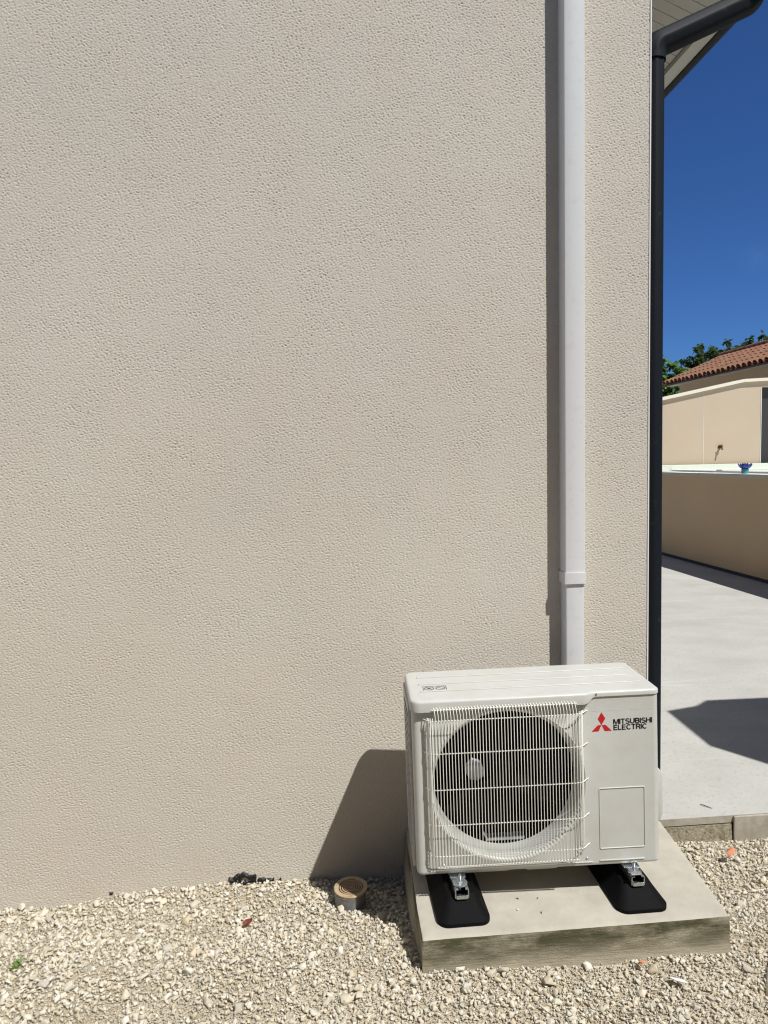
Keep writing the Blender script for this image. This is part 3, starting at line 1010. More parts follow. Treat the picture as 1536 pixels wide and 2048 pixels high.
    # ---- valve cover on the right side
    bm = bmesh.new()
    poly = [(W, 0.330), (W + 0.030, 0.315), (W + 0.055, 0.280), (W + 0.062, 0.24), (W + 0.062, 0.12), (W + 0.05, 0.09), (W, 0.075)]
    poly = [(W, 0.290), (W + 0.022, 0.284), (W + 0.046, 0.262), (W + 0.052, 0.24), (W + 0.052, 0.11), (W + 0.042, 0.085), (W, 0.070)]
    prism_xz(bm, poly, 0.10, 0.25)
    bmesh.ops.bevel(bm, geom=list(bm.edges), offset=0.004, segments=2, profile=0.5, affect='EDGES')
    build("valve_cover", bm, PAINT, t, True, 30)
    # ---- screws
    scr = ((0.594, -0.0048, 0.5745, 0.0034), (0.536, 0.0, 0.047, 0.0052), (0.556, 0.0, 0.028, 0.0042), (0.088, 0.0, 0.030, 0.0042), (0.205, 0.0, 0.022, 0.0036), (0.080, -0.003, 0.556, 0.0035), (0.508, -0.003, 0.558, 0.0035))
    for sx, sy, sz_, sr in scr:
        bm = bmesh.new()
        rg = lambda r, y: [(sx + r * math.cos(2 * math.pi * k / 14), sy + y, sz_ + r * math.sin(2 * math.pi * k / 14)) for k in range(14)]
        loft(bm, [rg(sr, 0.001), rg(sr, -0.0012), rg(sr * .75, -0.0026), rg(sr * .3, -0.003)])
        build("screw", bm, STEEL, t, True)
    # ---- badge: three red diamonds and two lines of lettering
    bd = bmesh.new()
    s = 0.0195
    ax, az = 0.6115, 0.4715
    h3 = s * math.sqrt(3) / 2
    def rh(vecs):
        f = bd.faces.new([bd.verts.new((ax + p * 1.0, -0.0008, az + q * 1.06)) for p, q in vecs])
    hh = 0.0345
    rh([(0, 0), (0.0122, 0.0195), (0, 0.039), (-0.0122, 0.0195)])
    rh([(-0.0006, -0.0005), (-0.0125, -0.0005 + 0.0), (-0.0328, -0.0195), (-0.0100, -0.0195)])
    rh([(0.0006, -0.0005), (0.0100, -0.0195), (0.0328, -0.0195), (0.0125, -0.0005)])
    badge = build("badge", bd, RED, t)
    arc = lambda cx_, cy_, rx, ry, a0, a1, n=9: [(cx_ + rx * math.cos(R(a0 + (a1 - a0) * k / n)), cy_ + ry * math.sin(R(a0 + (a1 - a0) * k / n))) for k in range(n + 1)]
    G = {   # advance width, pen strokes in a box one high
        'I': (0.16, [[(.08, 0), (.08, 1)]]),
        'T': (0.66, [[(.33, 0), (.33, .92)], [(.02, .92), (.64, .92)]]),
        'L': (0.58, [[(.08, 1), (.08, .08), (.56, .08)]]),
        'E': (0.64, [[(.60, .92), (.08, .92), (.08, .08), (.62, .08)], [(.08, .52), (.56, .52)]]),
        'H': (0.74, [[(.08, 0), (.08, 1)], [(.66, 0), (.66, 1)], [(.08, .52), (.66, .52)]]),
        'M': (0.92, [[(.08, 0), (.08, .99)], [(.84, 0), (.84, .99)], [(.12, .97), (.46, .04), (.80, .97)]]),
        'U': (0.74, [[(.08, 1), (.08, .36)] + arc(.37, .36, .29, .29, 180, 360)[1:] + [(.66, 1)]]),
        'C': (0.74, [arc(.40, .5, .32, .43, 42, 318, 20)]),
        'S': (0.68, [arc(.34, .715, .25, .215, 25, 225, 10) + arc(.34, .275, .27, .215, 60, -155, 12)]),
        'B': (0.72, [[(.08, 0.08), (.08, .92)] + [(.40, .92)] + arc(.40, .72, .22, .20, 90, -90) + [(.08, .52)], [(.40, .52)] + arc(.42, .30, .23, .22, 90, -90) + [(.08, .08)]]),
        'R': (0.72, [[(.08, 0), (.08, .92), (.40, .92)] + arc(.40, .70, .23, .22, 90, -90) + [(.08, .48)], [(.36, .48), (.52, .42), (.58, .30), (.62, 0)]]),
    }

    def text(body, x, z, width, height):
        pen, gap = 0.18, 0.07
        total = sum(G[c_][0] for c_ in body) + gap * (len(body) - 1)
        k = width / total
        bmt = bmesh.new()
        cur = 0.0
        for c_ in body:
            adv, strokes = G[c_]
            for st_ in strokes:
                P_ = [Vector((cur + p[0], p[1])) for p in st_]
                lr = []
                for i in range(len(P_)):
                    d0 = (P_[i] - P_[i - 1]).normalized() if i else (P_[1] - P_[0]).normalized()
                    d1 = (P_[i + 1] - P_[i]).normalized() if i < len(P_) - 1 else d0
                    n0 = Vector((-d0.y, d0.x)); n1 = Vector((-d1.y, d1.x))
                    m_ = (n0 + n1)
                    m_ = m_.normalized() / max(0.45, math.sqrt(max(0.05, (1 + n0.dot(n1)) / 2)))
                    lr.append((P_[i] + m_ * pen / 2, P_[i] - m_ * pen / 2))
                vv = [[bmt.verts.new((x + q.x * k, -0.0008, z + q.y * height)) for q in pr_] for pr_ in lr]
                for a, b in zip(vv[:-1], vv[1:]):
                    bmt.faces.new((a[0], a[1], b[1], b[0]))
            cur += adv + gap
        return build("lettering", bmt, INK, badge)
    text("MITSUBISHI", 0.6495, 0.4715, 0.1265, 0.0172)
    text("ELECTRIC", 0.6500, 0.4520, 0.1090, 0.0172)
    # faint film edge of the badge sticker
    bm = bmesh.new()
    box(bm, 0.572, 0.782, -0.0003, 0.0004, 0.517, 0.5175)
    build("sticker_edge", bm, PAINT, t)
    # ---- pictogram on the lid (frame with two round no-stepping signs)
    bm = bmesh.new()
    zt_ = 0.5846
    x0, x1, y0, y1 = 0.048, 0.126, 0.083, 0.127
    w = 0.0013
    for a in ((x0, x1, y0, y0 + w), (x0, x1, y1 - w, y1), (x0, x0 + w, y0 + w, y1 - w), (x1 - w, x1, y0 + w, y1 - w)):
        box(bm, a[0], a[1], a[2], a[3], zt_ - 0.0004, zt_)
    for ccx in (0.068, 0.106):
        ccy = (y0 + y1) / 2
        for k in range(32):
            a0, a1 = 2 * math.pi * k / 32, 2 * math.pi * (k + 1) / 32
            bm.faces.new([bm.verts.new((ccx + r * math.cos(a), ccy + r * math.sin(a), zt_)) for a, r in ((a0, 0.0142), (a1, 0.0142), (a1, 0.0163), (a0, 0.0163))])
        u = Vector((0.7071, -0.7071, 0)) * 0.0145
        p = Vector((0.7071, 0.7071, 0)) * 0.0009
        cc = Vector((ccx, ccy, zt_))
        bm.faces.new([bm.verts.new(q) for q in (cc - u - p, cc + u - p, cc + u + p, cc - u + p)])
        q = [(-0.006, -0.006), (0.0, -0.002), (0.007, -0.007), (0.003, 0.002), (0.005, 0.008), (-0.001, 0.004), (-0.007, 0.006), (-0.003, 0.0)]
        if ccx < 0.08: bm.faces.new([bm.verts.new((ccx + a, ccy + b, zt_ - 0.0001)) for a, b in q])
    build("pictogram", bm, INK, t)
    return t


outdoor_unit()


# ------------------------------------------------------------------ drain
def drain():
    t = empty("floor_drain", (0.06, -0.18, 0.0))
    tag(t, "short grey drain pipe with sand ring and round brown grate in gravel", "drain")
    bm = bmesh.new()
    loft(bm, [ring(0, 0, z, r) for z, r in ((-0.06, 0.056), (0.066, 0.056), (0.070, 0.0575), (0.0725, 0.0565), (0.0725, 0.0535), (0.04, 0.0535))], True, False, False)
    build("pipe", bm, GREYP, t, True)
    bm = bmesh.new()
    loft(bm, [ring(0.004, 0.002, z, r) for z, r in ((0.062, 0.050), (0.0742, 0.0520), (0.0745, 0.0610), (0.0800, 0.0620), (0.0815, 0.0605), (0.0815, 0.0465), (0.0795, 0.0450), (0.068, 0.0450))], True, False, False)
    build("ring", bm, SANDP, t, True)
    bm = bmesh.new()
    for r in (0.005, 0.0135, 0.022, 0.0305, 0.039):
        loft(bm, [ring(0.004, 0.002, z, q, 40) for z, q in ((0.072, r + 0.0022), (0.0795, r + 0.0022), (0.0795, r - 0.0022), (0.072, r - 0.0022))], True, False, False)
    for k in range(6):
        a = math.pi * k / 6
        tube(bm, [(0.004 - 0.043 * math.cos(a), 0.002 - 0.043 * math.sin(a), 0.0725), (0.004 + 0.043 * math.cos(a), 0.002 + 0.043 * math.sin(a), 0.0725)], 0.0016, 6)
    build("grate", bm, GRATE, t, True)
    bm = bmesh.new()
    loft(bm, [ring(0.004, 0.002, 0.058, 0.0445, 40), ring(0.004, 0.002, 0.0585, 0.0445, 40)])
    build("silt", bm, TWIG, t, True)
    t.rotation_euler = (R(2), R(-2), R(10))


drain()


# ------------------------------------------------------------------ terrace
def terrace():
    bm = bmesh.new()
    # top sheet with its own kerb edge
    box(bm, 1.2705, 40, 0.172, 60, 0.030, 0.062, 0.0)
    for f in bm.faces:
        f.material_index = 1 if abs(f.normal.y) > 0.5 else 0
    bm.normal_update()
    for f in bm.faces:
        f.material_index = 1 if abs(f.normal.y) > 0.5 else 0
    o = build("terrace", bm, [TERR, KERB]); tag(o, kind="structure")
    bm = bmesh.new()
    n = 40
    lo, hi, bk = [], [], []
    for i in range(n + 1):
        x = 1.272 + (1.742 - 1.272) * i / n
        d = 0.006 * noise.noise(Vector((x * 30, 0, 0))) + 0.003 * noise.noise(Vector((x * 90, 3, 0)))
        lo.append((x, 0.160 + d * 2, -0.12)); hi.append((x, 0.170 + d, 0.024)); bk.append((x, 0.30, 0.026))
    loft(bm, [lo, hi, bk], False, False, False)
    bmesh.ops.subdivide_edges(bm, edges=bm.edges, cuts=2)
    o = build("footing", bm, FOOT); tag(o, kind="structure")
    bm = bmesh.new()
    # separate kerb stone sitting to the right
    box(bm, 1.747, 2.75, 0.160, 0.1715, -0.12, 0.0605, 0.003)
    o = build("kerb_stone", bm, KERB)
    tag(o, "grey concrete kerb stone edging the terrace, right of the dark joint", "kerb stone")


terrace()


def twig():
    bm = bmesh.new()
    tube(bm, [(1.655, 0.276, 0.066), (1.665, 0.262, 0.0675), (1.676, 0.250, 0.066), (1.688, 0.234, 0.0655)], [0.0016, 0.002, 0.0018, 0.001], 6)
    o = build("twig", bm, TWIG)
    tag(o, "small dark dry twig lying on the pale concrete terrace", "twig")


twig()


def boundary_wall():
    t = empty("boundary_wall", (5.43, 3, 0.062))
    tag(t, "low tan garden wall in shade with white coping, right of the terrace", "garden wall")
    W = Matrix.Translation(-t.location)
    x0, x1 = 5.33, 5.53
    bm = bmesh.new(); box(bm, x0, x1, -3, 8.45, 0.05, 1.325)
    o = build("wall", bm, STUCCO_TAN, t); o.data.transform(W)
    bm = bmesh.new(); box(bm, x0 - 0.012, x0 - 0.0005, -3, 8.45, 0.055, 0.105)
    o = build("black_base_strip", bm, INK, t); o.data.transform(W)
    bm = bmesh.new()
    y = -3.0
    k = 0
    while y < 8.4:
        e = min(y + 0.497, 8.45)
        j = 0.002 * math.sin(k * 5.3)
        box(bm, x0 - 0.035 + j, x1 + 0.035 + j, y, e, 1.326, 1.372 + j, 0.004, 1)
        box(bm, x0 - 0.0345 + j, x1 + 0.034 + j, y + .001, e - .001, 1.3725 + j, 1.3765 + j, 0.001)
        y += 0.5; k += 1
    o = build("coping", bm, [COPE, COPED], t); o.data.transform(W)


boundary_wall()


def neighbour_steps():
    # raised paving beyond the garden wall, seen edge-on
    t = empty("raised_paving", (7, 5, 0))
    tag(t, "pale greenish raised paving just beyond the coping of the shaded wall", "paving")
    W = Matrix.Translation(-t.location)
    bm = bmesh.new()
    box(bm, 5.60, 14, -1, 8.55, 0.05, 1.400)
    o = build("deck", bm, COPE, t); o.data.transform(W)
    GREENW = Mat("greenish_white", (0.66, 0.71, 0.62), 0.6)
    bm = bmesh.new()
    box(bm, 5.20, 14, 8.30, 8.54, 1.380, 1.472, 0.003)
    box(bm, 5.62, 14, 6.9, 7.05, 1.401, 1.418, 0.003)
    o = build("edging", bm, GREENW, t); o.data.transform(W)


neighbour_steps()


def far_wall():
    t = empty("neighbour_wall", (6.3, 8.6, 1.4))
    tag(t, "sunlit cream wall with stepped raking top beyond the terrace", "garden wall")
    W = Matrix.Translation(-t.location)
    bm = bmesh.new()
    topz = lambda x: 2.525 + (x - 5.537) * 0.2 if x < 6.958 else 2.809 + (x - 6.958) * 0.045
    for a, b in ((5.2, 6.284), (6.289, 7.285)):
        xs = [a] + ([6.958] if a < 6.958 < b else []) + [b]
        poly = [(a, 1.0)] + [(b, 1.0)] + [(x, topz(x)) for x in reversed(xs)]
        prism_xz(bm, poly, 8.6, 8.8)
    poly = [(7.2855, 2.73), (8.6, 2.73), (8.6, topz(8.6)), (7.2855, topz(7.2855))]
    prism_xz(bm, poly, 8.6, 8.8)
    prism_xz(bm, [(8.3, 1.0), (8.6, 1.0), (8.6, 2.7295), (8.3, 2.7295)], 8.601, 8.8)
    o = build("wall", bm, STUCCO_FAR, t); o.data.transform(W)
    bm = bmesh.new()
    for a, b in ((5.15, 6.284), (6.286, 6.957), (6.959, 8.65)):
        za, zb = topz(a + .0001), topz(b - .0001)
        prism_xz(bm, [(a, za + 0.001), (b, zb + 0.001), (b, zb + 0.05), (a, za + 0.05)], 8.55, 8.85)
    o = build("coping", bm, CREAM, t); o.data.transform(W)
    bm = bmesh.new()
    box(bm, 6.282, 6.288, 8.597, 8.5995, 1.45, 2.66)
    box(bm, 7.277, 7.287, 8.594, 8.5995, 1.45, 2.73)
    o = build("joint_strip", bm, COPE, t); o.data.transform(W)
    # dark door in the opening at the right
    bm = bmesh.new()
    box(bm, 7.30, 8.29, 8.70, 8.74, 1.40, 2.725)
    o = build("door", bm, DARKW, t); o.data.transform(W)
    bm = bmesh.new()
    box(bm, 7.2865, 7.2995, 8.62, 8.78, 1.40, 2.728)
    o = build("door_frame", bm, BROWNT, t); o.data.transform(W)


far_wall()


def tap():
    t = empty("wall_tap", (6.567, 8.595, 1.755))
    tag(t, "small rusty outdoor tap fixed on the sunlit cream wall", "tap")
    bm = bmesh.new()
    ry = lambda r, y: [(r * math.cos(2 * math.pi * k / 16), y, r * math.sin(2 * math.pi * k / 16)) for k in range(16)]
    loft(bm, [ry(0.030, 0.004), ry(0.032, -0.006), ry(0.014, -0.010), ry(0.012, -0.05), ry(0.020, -0.052), ry(0.020, -0.066)])
    tube(bm, [(0, -0.055, 0), (0.0, -0.075, -0.02), (-0.003, -0.08, -0.05)], [0.012, 0.012, 0.014], 10)
    build("tap_body", bm, RUST, t, True)
    bm = bmesh.new()
    tube(bm, [(-0.022, -0.06, 0.028), (0.022, -0.06, 0.03)], 0.006, 8)
    tube(bm, [(0, -0.058, 0.012), (0, -0.06, 0.03)], 0.005, 8)
    build("handle", bm, RUST, t, True)
    bm = bmesh.new()
    bm.faces.new([bm.verts.new((x, 0.0035, z)) for x, z in ((-0.012, -0.035), (0.006, -0.035), (-0.008, -0.08), (-0.022, -0.13), (-0.034, -0.145), (-0.036, -0.128), (-0.022, -0.09))])
    build("rust_run", bm, STAIN, t)


tap()


def lotus():
    t = empty("lotus_ornament", (5.42, 6.03, 1.378))
    tag(t, "small blue lotus flower ornament on turquoise pot, on the white coping", "ornament")
    bm = bmesh.new()
    loft(bm, [ring(0, 0, z, r, 24) for z, r in ((0.0, 0.040), (0.012, 0.043), (0.055, 0.045), (0.062, 0.042), (0.062, 0.03))])
    build("pot", bm, TURQ, t, True)
    bm = bmesh.new()
    for tier, (n, ln, elev) in enumerate(((9, 0.092, 16), (8, 0.070, 44), (6, 0.055, 70))):
        for k in range(n):
            a = 2 * math.pi * (k + 0.5 * tier) / n
            rows = []
            for i in range(7):
                u = i / 6
                w = 0.026 * math.sin(math.pi * min(u * 0.9 + 0.1, 1)) ** 0.8 + 0.0006
                e = R(elev + 34 * u)
                d = 0.030 - 0.009 * tier + ln * u * math.cos(e)
                zz = 0.060 + ln * u * math.sin(e)
                rows.append([(d * math.cos(a) - s * w * math.sin(a), d * math.sin(a) + s * w * math.cos(a), zz + 0.006 * abs(s)) for s in (-1, 0, 1)])
            loft(bm, rows, False, False, False)
    build("petals", bm, BLUE, t, True)


lotus()


# ------------------------------------------------------------------ neighbour's house
def neighbour_house():
    t = empty("neighbour_house", (10, 12, 1))
    tag(t, "tan neighbouring house with orange canal tile roof behind the cream wall", "house")
    W = Matrix.Translation(-t.location)
    y0, y1 = 7.4, 14.5
    xe, ze, xr, zr = 8.5, 3.385, 10.0, 4.03
    bm = bmesh.new()
    prism_xz(bm, [(8.78, 0), (11.3, 0), (11.3, 3.36), (10.0, 3.93), (8.78, 3.42)], 8.9, 14.2)
    o = build("wall", bm, STUCCO_TAN, t); o.data.transform(W)
    bm = bmesh.new()   # light band under the eaves
    box(bm, 8.60, 8.779, y0 + 0.1, y1 - 0.02, 3.335, 3.375)
    o = build("eaves_board", bm, SOFF, t); o.data.transform(W)
    # canal tiles: rounded covers over channels, in overlapping courses
    def plane(x_a, z_a, x_b, z_b, sgn):
        bm = bmesh.new()
        pitch = 0.185
        n = int((y1 - y0) / pitch)
        ln = math.hypot(x_b - x_a, z_b - z_a)
        dx, dz = (x_b - x_a) / ln, (z_b - z_a) / ln
        nrm = Vector((-dz * sgn, 0, abs(dx))).normalized() if sgn > 0 else Vector((dz * -1, 0, abs(dx))).normalized()
        nc = 5
        cl = ln / nc
        for i in range(n):
            yc = y0 + (i + 0.5) * pitch
            for c_ in range(nc):
                jit = 0.012 * random.uniform(-1, 1)
                s0, s1 = c_ * cl - 0.03 + jit, (c_ + 1) * cl + 0.04
                rows = []
                for s, rad, lift in ((s0, 0.073, 0.026), (s1, 0.067, 0.016)):
                    row = []
                    for k in range(9):
                        a = math.pi * k / 8
                        p = Vector((x_a + dx * s, yc + rad * math.cos(a), z_a + dz * s)) + nrm * (rad * math.sin(a) * 0.85 + lift)
                        row.append(p)
                    rows.append(row)
                loft(bm, rows, False, False, False)
                rows = []
                for s, rad, lift in ((s0 - 0.01, 0.058, 0.040), (s1, 0.062, 0.034)):
                    row = []
                    for k in range(7):
                        a = math.pi + math.pi * k / 6
                        p = Vector((x_a + dx * s, yc + pitch / 2 + rad * math.cos(a), z_a + dz * s)) + nrm * (rad * math.sin(a) * 0.6 + lift)
                        row.append(p)
                    rows.append(row)
                loft(bm, rows, False, False, False)
        return bm
    bm = plane(xe, ze, xr, zr, 1)
    o = build("tiles", bm, TILE, t, True, 50); o.data.transform(W)
    bm = plane(11.5, ze, xr, zr, -1)
    o = build("tiles", bm, TILE, t, True, 50); o.data.transform(W)
    bm = bmesh.new()
    prism_xz(bm, [(xe + 0.03, ze - 0.01), (xr, zr - 0.01), (11.5 - 0.03, ze - 0.01), (11.5 - 0.03, ze - 0.04), (xr, zr - 0.05), (xe + 0.03, ze - 0.05)], y0 + 0.02, y1 - 0.02)
    o = build("roof_deck", bm, BROWNT, t); o.data.transform(W)
    bm = bmesh.new()
    for i in range(18):
        a = y0 + i * 0.4
        rows = []
        for y, r in ((a, 0.085), (min(a + 0.43, y1), 0.073)):
            rows.append([(xr + r * math.cos(math.pi * k / 8), y, zr + 0.055 + r * math.sin(math.pi * k / 8)) for k in range(9)])
        loft(bm, rows, False, False, False)
    o = build("ridge", bm, TILE, t, True, 50); o.data.transform(W)


neighbour_house()


# ------------------------------------------------------------------ trees
def leaves(name, pts, size, mat, parent, r, droop=0.4):
    """pts Nx3 leaf positions -> one mesh of folded leaves"""
    n = len(pts)
    a = r.uniform(0, 2 * np.pi, n)
    tilt = r.normal(-droop, 0.45, n)
    roll = r.normal(0, 0.6, n)
    s = size * r.uniform(0.6, 1.25, n)
    dirx = np.stack([np.cos(a) * np.cos(tilt), np.sin(a) * np.cos(tilt), np.sin(tilt)], -1)
    side = np.stack([-np.sin(a), np.cos(a), np.zeros(n)], -1)
    nor = np.cross(dirx, side)
    side = side * np.cos(roll)[:, None] + nor * np.sin(roll)[:, None]
    nor = np.cross(dirx, side)
    S = s[:, None]
    v = np.stack([pts, pts + dirx * S * .35 + side * S * .30 + nor * S * .06, pts + dirx * S * .75 + side * S * .22 + nor * S * .04,
                  pts + dirx * S - nor * S * .05, pts + dirx * S * .75 - side * S * .22 + nor * S * .04, pts + dirx * S * .35 - side * S * .30 + nor * S * .06,
                  pts + dirx * S * .5], 1)
    tri = np.array([[0, 1, 6], [1, 2, 6], [2, 3, 6], [3, 4, 6], [4, 5, 6], [5, 0, 6]])
    F = (tri[None] + (np.arange(n) * 7)[:, None, None]).reshape(-1, 3)
    t = np.ones((n, 7, 4)); t[:, :, :3] = r.uniform(0, 1, (n, 1, 1))
    return np_mesh(name, v.reshape(-1, 3), F, mat, parent, t.reshape(-1, 4), True)


def tree(name, loc, trunk_h, tips, leaf, mat, seed, label, per, spread, trunk_r=0.13):
    t = empty(name, loc)
    tag(t, label, "tree")
    r = np.random.default_rng(seed)
    bm = bmesh.new()
    top = Vector((0.05, 0.03, trunk_h))
    tube(bm, [(0, 0, -0.2), (0.03, 0, trunk_h * .5), top], [trunk_r, trunk_r * .8, trunk_r * .55], 10)
    P = []
    for tip in tips:
        tip = Vector(tip)
        mid = top.lerp(tip, 0.5) + Vector((r.normal(0, .12), r.normal(0, .12), 0.12))
        pts = []
        for k in range(9):
            u = k / 8
            p = top * (1 - u) ** 2 + mid * 2 * u * (1 - u) + tip * u * u
            pts.append(p)
        tube(bm, pts, [trunk_r * (0.42 * (1 - k / 8) + 0.03) for k in range(9)], 6)
        for j in range(7):
            u = r.uniform(0.35, 1.0) if j else 1.0
            b = pts[int(u * 8)]
            d = Vector((r.normal(), r.normal(), r.normal() * 0.6 + 0.25)).normalized() * r.uniform(0.25, 0.6) * spread
            if j == 0: d = (tip - mid).normalized() * 0.12
            e = b + d
            tube(bm, [b, b.lerp(e, .5) + Vector((0, 0, .03)), e], [0.012, 0.008, 0.004], 4)
            for _ in range(per):
                q = r.uniform(0.1, 1.08) ** 0.8
                p = b.lerp(e, q)
                P.append((p.x + r.normal(0, .05 * spread), p.y + r.normal(0, .05 * spread), p.z + r.normal(0, .045 * spread)))
    build("trunk", bm, BARK, t, True)
    leaves("crown", np.array(P), leaf, mat, t, r)


r_ = np.random.default_rng(5)
# bright tree at the far end of the neighbour's house
tips = []
bx, by, bz = 9.55, 17.2, 0.0
for (x, z) in ((9.45, 4.30), (9.62, 4.42), (9.80, 4.30), (9.95, 4.12), (10.08, 3.95), (9.7, 4.0), (9.9, 3.75), (9.4, 3.8), (10.0, 3.45), (9.7, 3.5), (9.2, 4.5), (8.9, 4.3), (8.7, 3.9), (9.0, 3.4), (9.5, 3.2), (9.85, 3.25)):
    tips.append((x - bx, r_.uniform(-0.5, 0.5), z - bz))
tree("leafy_tree", (bx, by, bz), 2.4, tips, 0.20, LEAF1, 3, "bright green large leafed tree beside the dark downpipe, above the cream wall", 34, 0.75)
# darker tree behind the tiled roof
tips = []
bx, by, bz = 13.4, 20.2, 0.0
for (x, z) in ((11.85, 4.42), (12.05, 4.68), (12.0, 4.35), (12.35, 4.98), (12.3, 4.6), (12.6, 4.75), (12.82, 5.20), (12.9, 4.95), (13.15, 4.85), (12.7, 4.5), (13.0, 4.6),
               (13.62, 4.95), (13.75, 5.32), (13.9, 5.05), (14.2, 5.05), (14.45, 5.42), (14.6, 5.2), (14.85, 5.40), (15.2, 5.5), (15.6, 5.4), (14.0, 4.7), (14.9, 5.0), (15.8, 5.0), (13.4, 4.6), (11.9, 4.1), (12.4, 4.2), (12.2, 4.75), (12.5, 5.05), (12.75, 4.9), (13.05, 5.1), (13.3, 4.95), (13.5, 5.0), (14.05, 5.3), (14.3, 5.2), (13.75, 5.0), (12.05, 4.2), (12.5, 4.5)):
    tips.append((x - bx, r_.uniform(-0.4, 0.4), z - bz))
tree("dark_tree", (bx, by, bz), 3.2, tips, 0.15, LEAF2, 9, "darker green tree with airy sprays rising behind the tiled roof", 30, 0.66, 0.16)


# ------------------------------------------------------------------ unseen panel on posts, added and shaped to throw the terrace shadow
def shade_panel():
    t = empty("added_shade_panel", (4.2, -0.6, 0.062))
    tag(t, "unseen flat grey panel added to cast the pointed shadow on the terrace", "shade_panel")
    W = Matrix.Translation(-t.location)
    k = (2.6 - 0.062) / 1.80
    g = [(2.104, 1.462), (2.325, 1.522), (2.37, 1.555), (2.441, 1.61), (4.2, 1.575), (4.2, 0.10), (2.236, 0.671), (2.117, 0.861), (2.075, 0.925)]
    poly = [(x + 0.74 * k, y - k) for x, y in g]
    bm = bmesh.new()
    loft(bm, [[(x, y, 2.60) for x, y in poly], [(x, y, 2.63) for x, y in poly]])
    o = build("shade_sheet", bm, DARKW, t); o.data.transform(W)
    for x, y in ((5.1, -1.15), (5.1, 0.05)):
        bm = bmesh.new(); box(bm, x - .03, x + .03, y - .03, y + .03, -0.1, 2.597)
        o = build("post", bm, DARKW, t); o.data.transform(W)


shade_panel()


# unseen wall added behind the camera to hold back low sky light
bm = bmesh.new()
box(bm, -9, 9, -4.6, -4.35, -0.3, 3.3)
tag(build("sky_blocker_wall", bm, STUCCO_TAN), "unseen plain tan wall added behind the camera to limit sky light", "wall")


# ------------------------------------------------------------------ small things on the gravel
def chip(name, loc, size, mat, label, cat, seed, flat=0.5, sub=2):
    r = np.random.default_rng(seed)
    v, f = stone_proto(sub, r)
    v[:, 2] *= flat
    v = v * size * 0.5
    h = float(ground_h(loc[0], loc[1])) if loc[2] is None else loc[2]
    o = np_mesh(name, v, f, mat)
    o.location = (loc[0], loc[1], h)
    o.rotation_euler = (r.normal(0, .25), r.normal(0, .25), r.uniform(0, 6))
    tag(o, label, cat)
    return o


chip("tile_fragment", (1.625, -0.012, 0.006), 0.052, ORANGE, "largest orange tile fragment, in the gravel below the terrace edge", "tile fragment", 2)
chip("tile_fragment", (0.925, -0.715, 0.112), 0.030, ORANGE, "orange tile fragment in the gravel right against the slab's front edge", "tile fragment", 3)
chip("tile_fragment", (0.070, -0.635, None), 0.026, Mat("ochre_clay", (0.42, 0.20, 0.07), 0.85), "ochre brown chip alone on the gravel left of the slab", "tile fragment", 4)
chip("chalk_lump", (1.000, -0.790, 0.105), 0.050, CHALK, "bright white chalky lump in the gravel before the slab's right end", "stone", 5, 0.35)


def dry_leaf():
    bm = bmesh.new()
    rows = []
    for i in range(7):
        u = i / 6
        w = 0.011 * math.sin(math.pi * min(0.08 + u * 0.9, 1))
        rows.append([((u - .5) * 0.042, s * w, 0.016 + 0.006 * abs(s) + 0.008 * math.sin(u * 5)) for s in (-1, 0, 1)])
    loft(bm, rows, False, False, False)
    o = build("dry_leaf", bm, DRYLEAF, None, True)
    o.location = (-0.305, -0.25, float(ground_h(-0.305, -0.25)) + 0.004)
    o.rotation_euler = (0.3, -0.4, 0.8)
    tag(o, "dark red dry leaf lying on the gravel left of the drain", "leaf")


dry_leaf()


def weed():
    t = empty("weed", (-1.01, -0.45, float(ground_h(-1.01, -0.45))))
    tag(t, "tiny green weed sprouting in the gravel at far left", "plant")
    bm = bmesh.new()
    r = random.Random(4)
    for k in range(16):
        a = r.uniform(0, 6.28); l = r.uniform(0.012, 0.026); e = r.uniform(0.2, 1.1)
        d = Vector((math.cos(a) * math.cos(e), math.sin(a) * math.cos(e), math.sin(e)))
        s = Vector((-math.sin(a), math.cos(a), 0)) * l * 0.28
        b = Vector((r.uniform(-.01, .01), r.uniform(-.012, .012), 0.012))
        bm.faces.new([bm.verts.new(p) for p in (b, b + d * l * .5 + s, b + d * l, b + d * l * .5 - s)])
    build("leaves", bm, WEED, t)


weed()


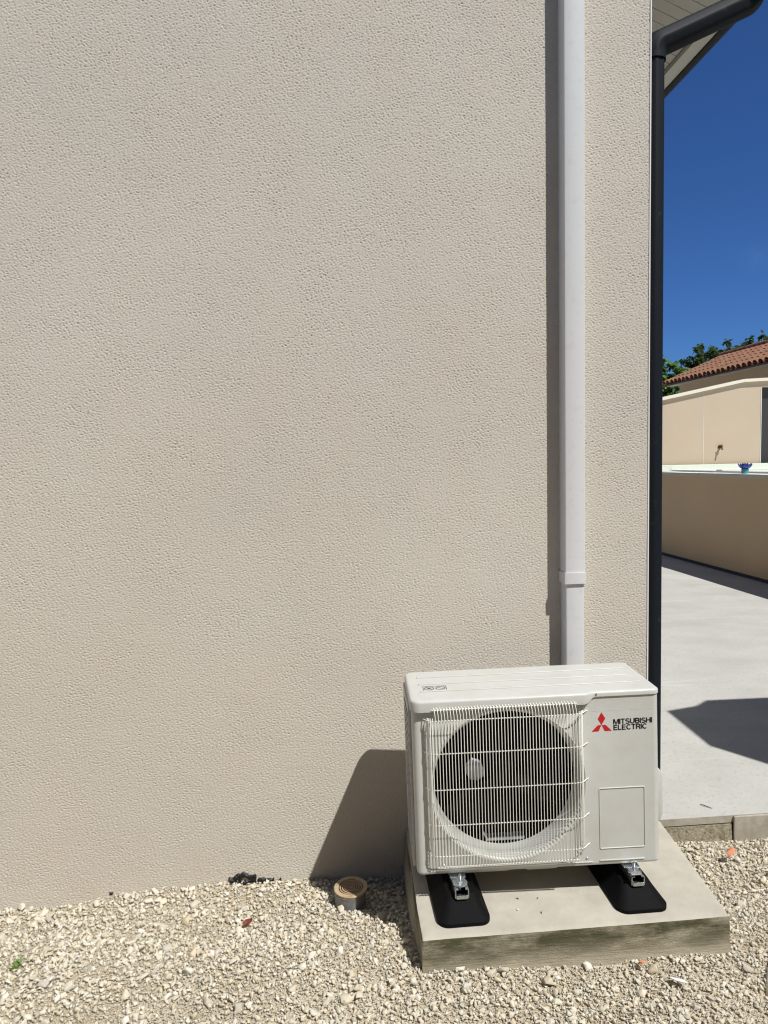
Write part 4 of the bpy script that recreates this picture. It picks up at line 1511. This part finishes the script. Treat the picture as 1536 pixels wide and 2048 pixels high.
def bitumen():
    r = random.Random(8)
    bm = bmesh.new()
    spots = [(-0.392, 0.030, .012), (-0.378, 0.040, .012), (-0.366, 0.048, .010), (-0.350, 0.050, .010), (-0.336, 0.046, .012), (-0.322, 0.038, .012), (-0.312, 0.026, .012),
             (-0.308, 0.040, .009), (-0.380, 0.018, .010), (-0.372, 0.006, .012), (-0.360, 0.030, .006), (-0.345, 0.014, .013), (-0.330, 0.012, .012), (-0.318, 0.010, .013), (-0.300, 0.012, .009), (-0.285, 0.024, .010),
             (-0.276, 0.020, .013), (-0.262, 0.014, .014), (-0.250, 0.018, .012), (-0.240, 0.008, .011), (-0.226, 0.012, .007), (-0.212, 0.016, .007), (-0.206, 0.022, .005), (-0.236, 0.024, .005)]
    for x, z, s in spots:
        s *= 1.15
        m = Matrix.Translation((x, -0.004, z)) @ Matrix.Rotation(r.uniform(0, 3), 4, 'Y') @ Matrix.Diagonal((s * r.uniform(.8, 1.3), 0.009, s * r.uniform(.6, 1.0), 1))
        v = bmesh.ops.create_icosphere(bm, subdivisions=2, radius=1, matrix=m)['verts']
        for q in v:
            n = noise.noise(q.co * 130)
            q.co.x += n * 0.004; q.co.z += noise.noise(q.co * 110 + Vector((3, 1, 2))) * 0.004
    o = build("bitumen_patch", bm, BITU, None, True)
    tag(o, "lumpy black bitumen smear along the foot of the wall, left of the drain", "bitumen patch")
    bm = bmesh.new()
    bmesh.ops.create_icosphere(bm, subdivisions=2, radius=1, matrix=Matrix.Translation((-0.85, -0.001, 0.012)) @ Matrix.Diagonal((0.008, 0.006, 0.008, 1)))
    for q in bm.verts: q.co += Vector((noise.noise(q.co * 200), 0, noise.noise(q.co * 170))) * 0.004
    o = build("bitumen_spot", bm, BITU, None, True)
    tag(o, "single tiny black spot low on the wall at left", "bitumen patch")


bitumen()

for k, (x, y, s, m) in enumerate(((0.597, -0.506, 0.010, TWIG), (0.663, -0.511, 0.009, TWIG), (0.583, -0.564, 0.009, CHALK), (0.653, -0.585, 0.008, TWIG))):
    lb = ("dark crumb on the slab, left one at the edge of the unit's shadow", "dark crumb on the slab, right one at the edge of the unit's shadow",
          "white crumb on the sunlit slab between the two rubber feet", "front dark crumb on the sunlit slab between the rubber feet")[k]
    chip("crumb", (x, y, 0.2025), s, m, lb, "crumb", 30 + k, 0.7, 1)["group"] = "crumbs scattered on the slab"
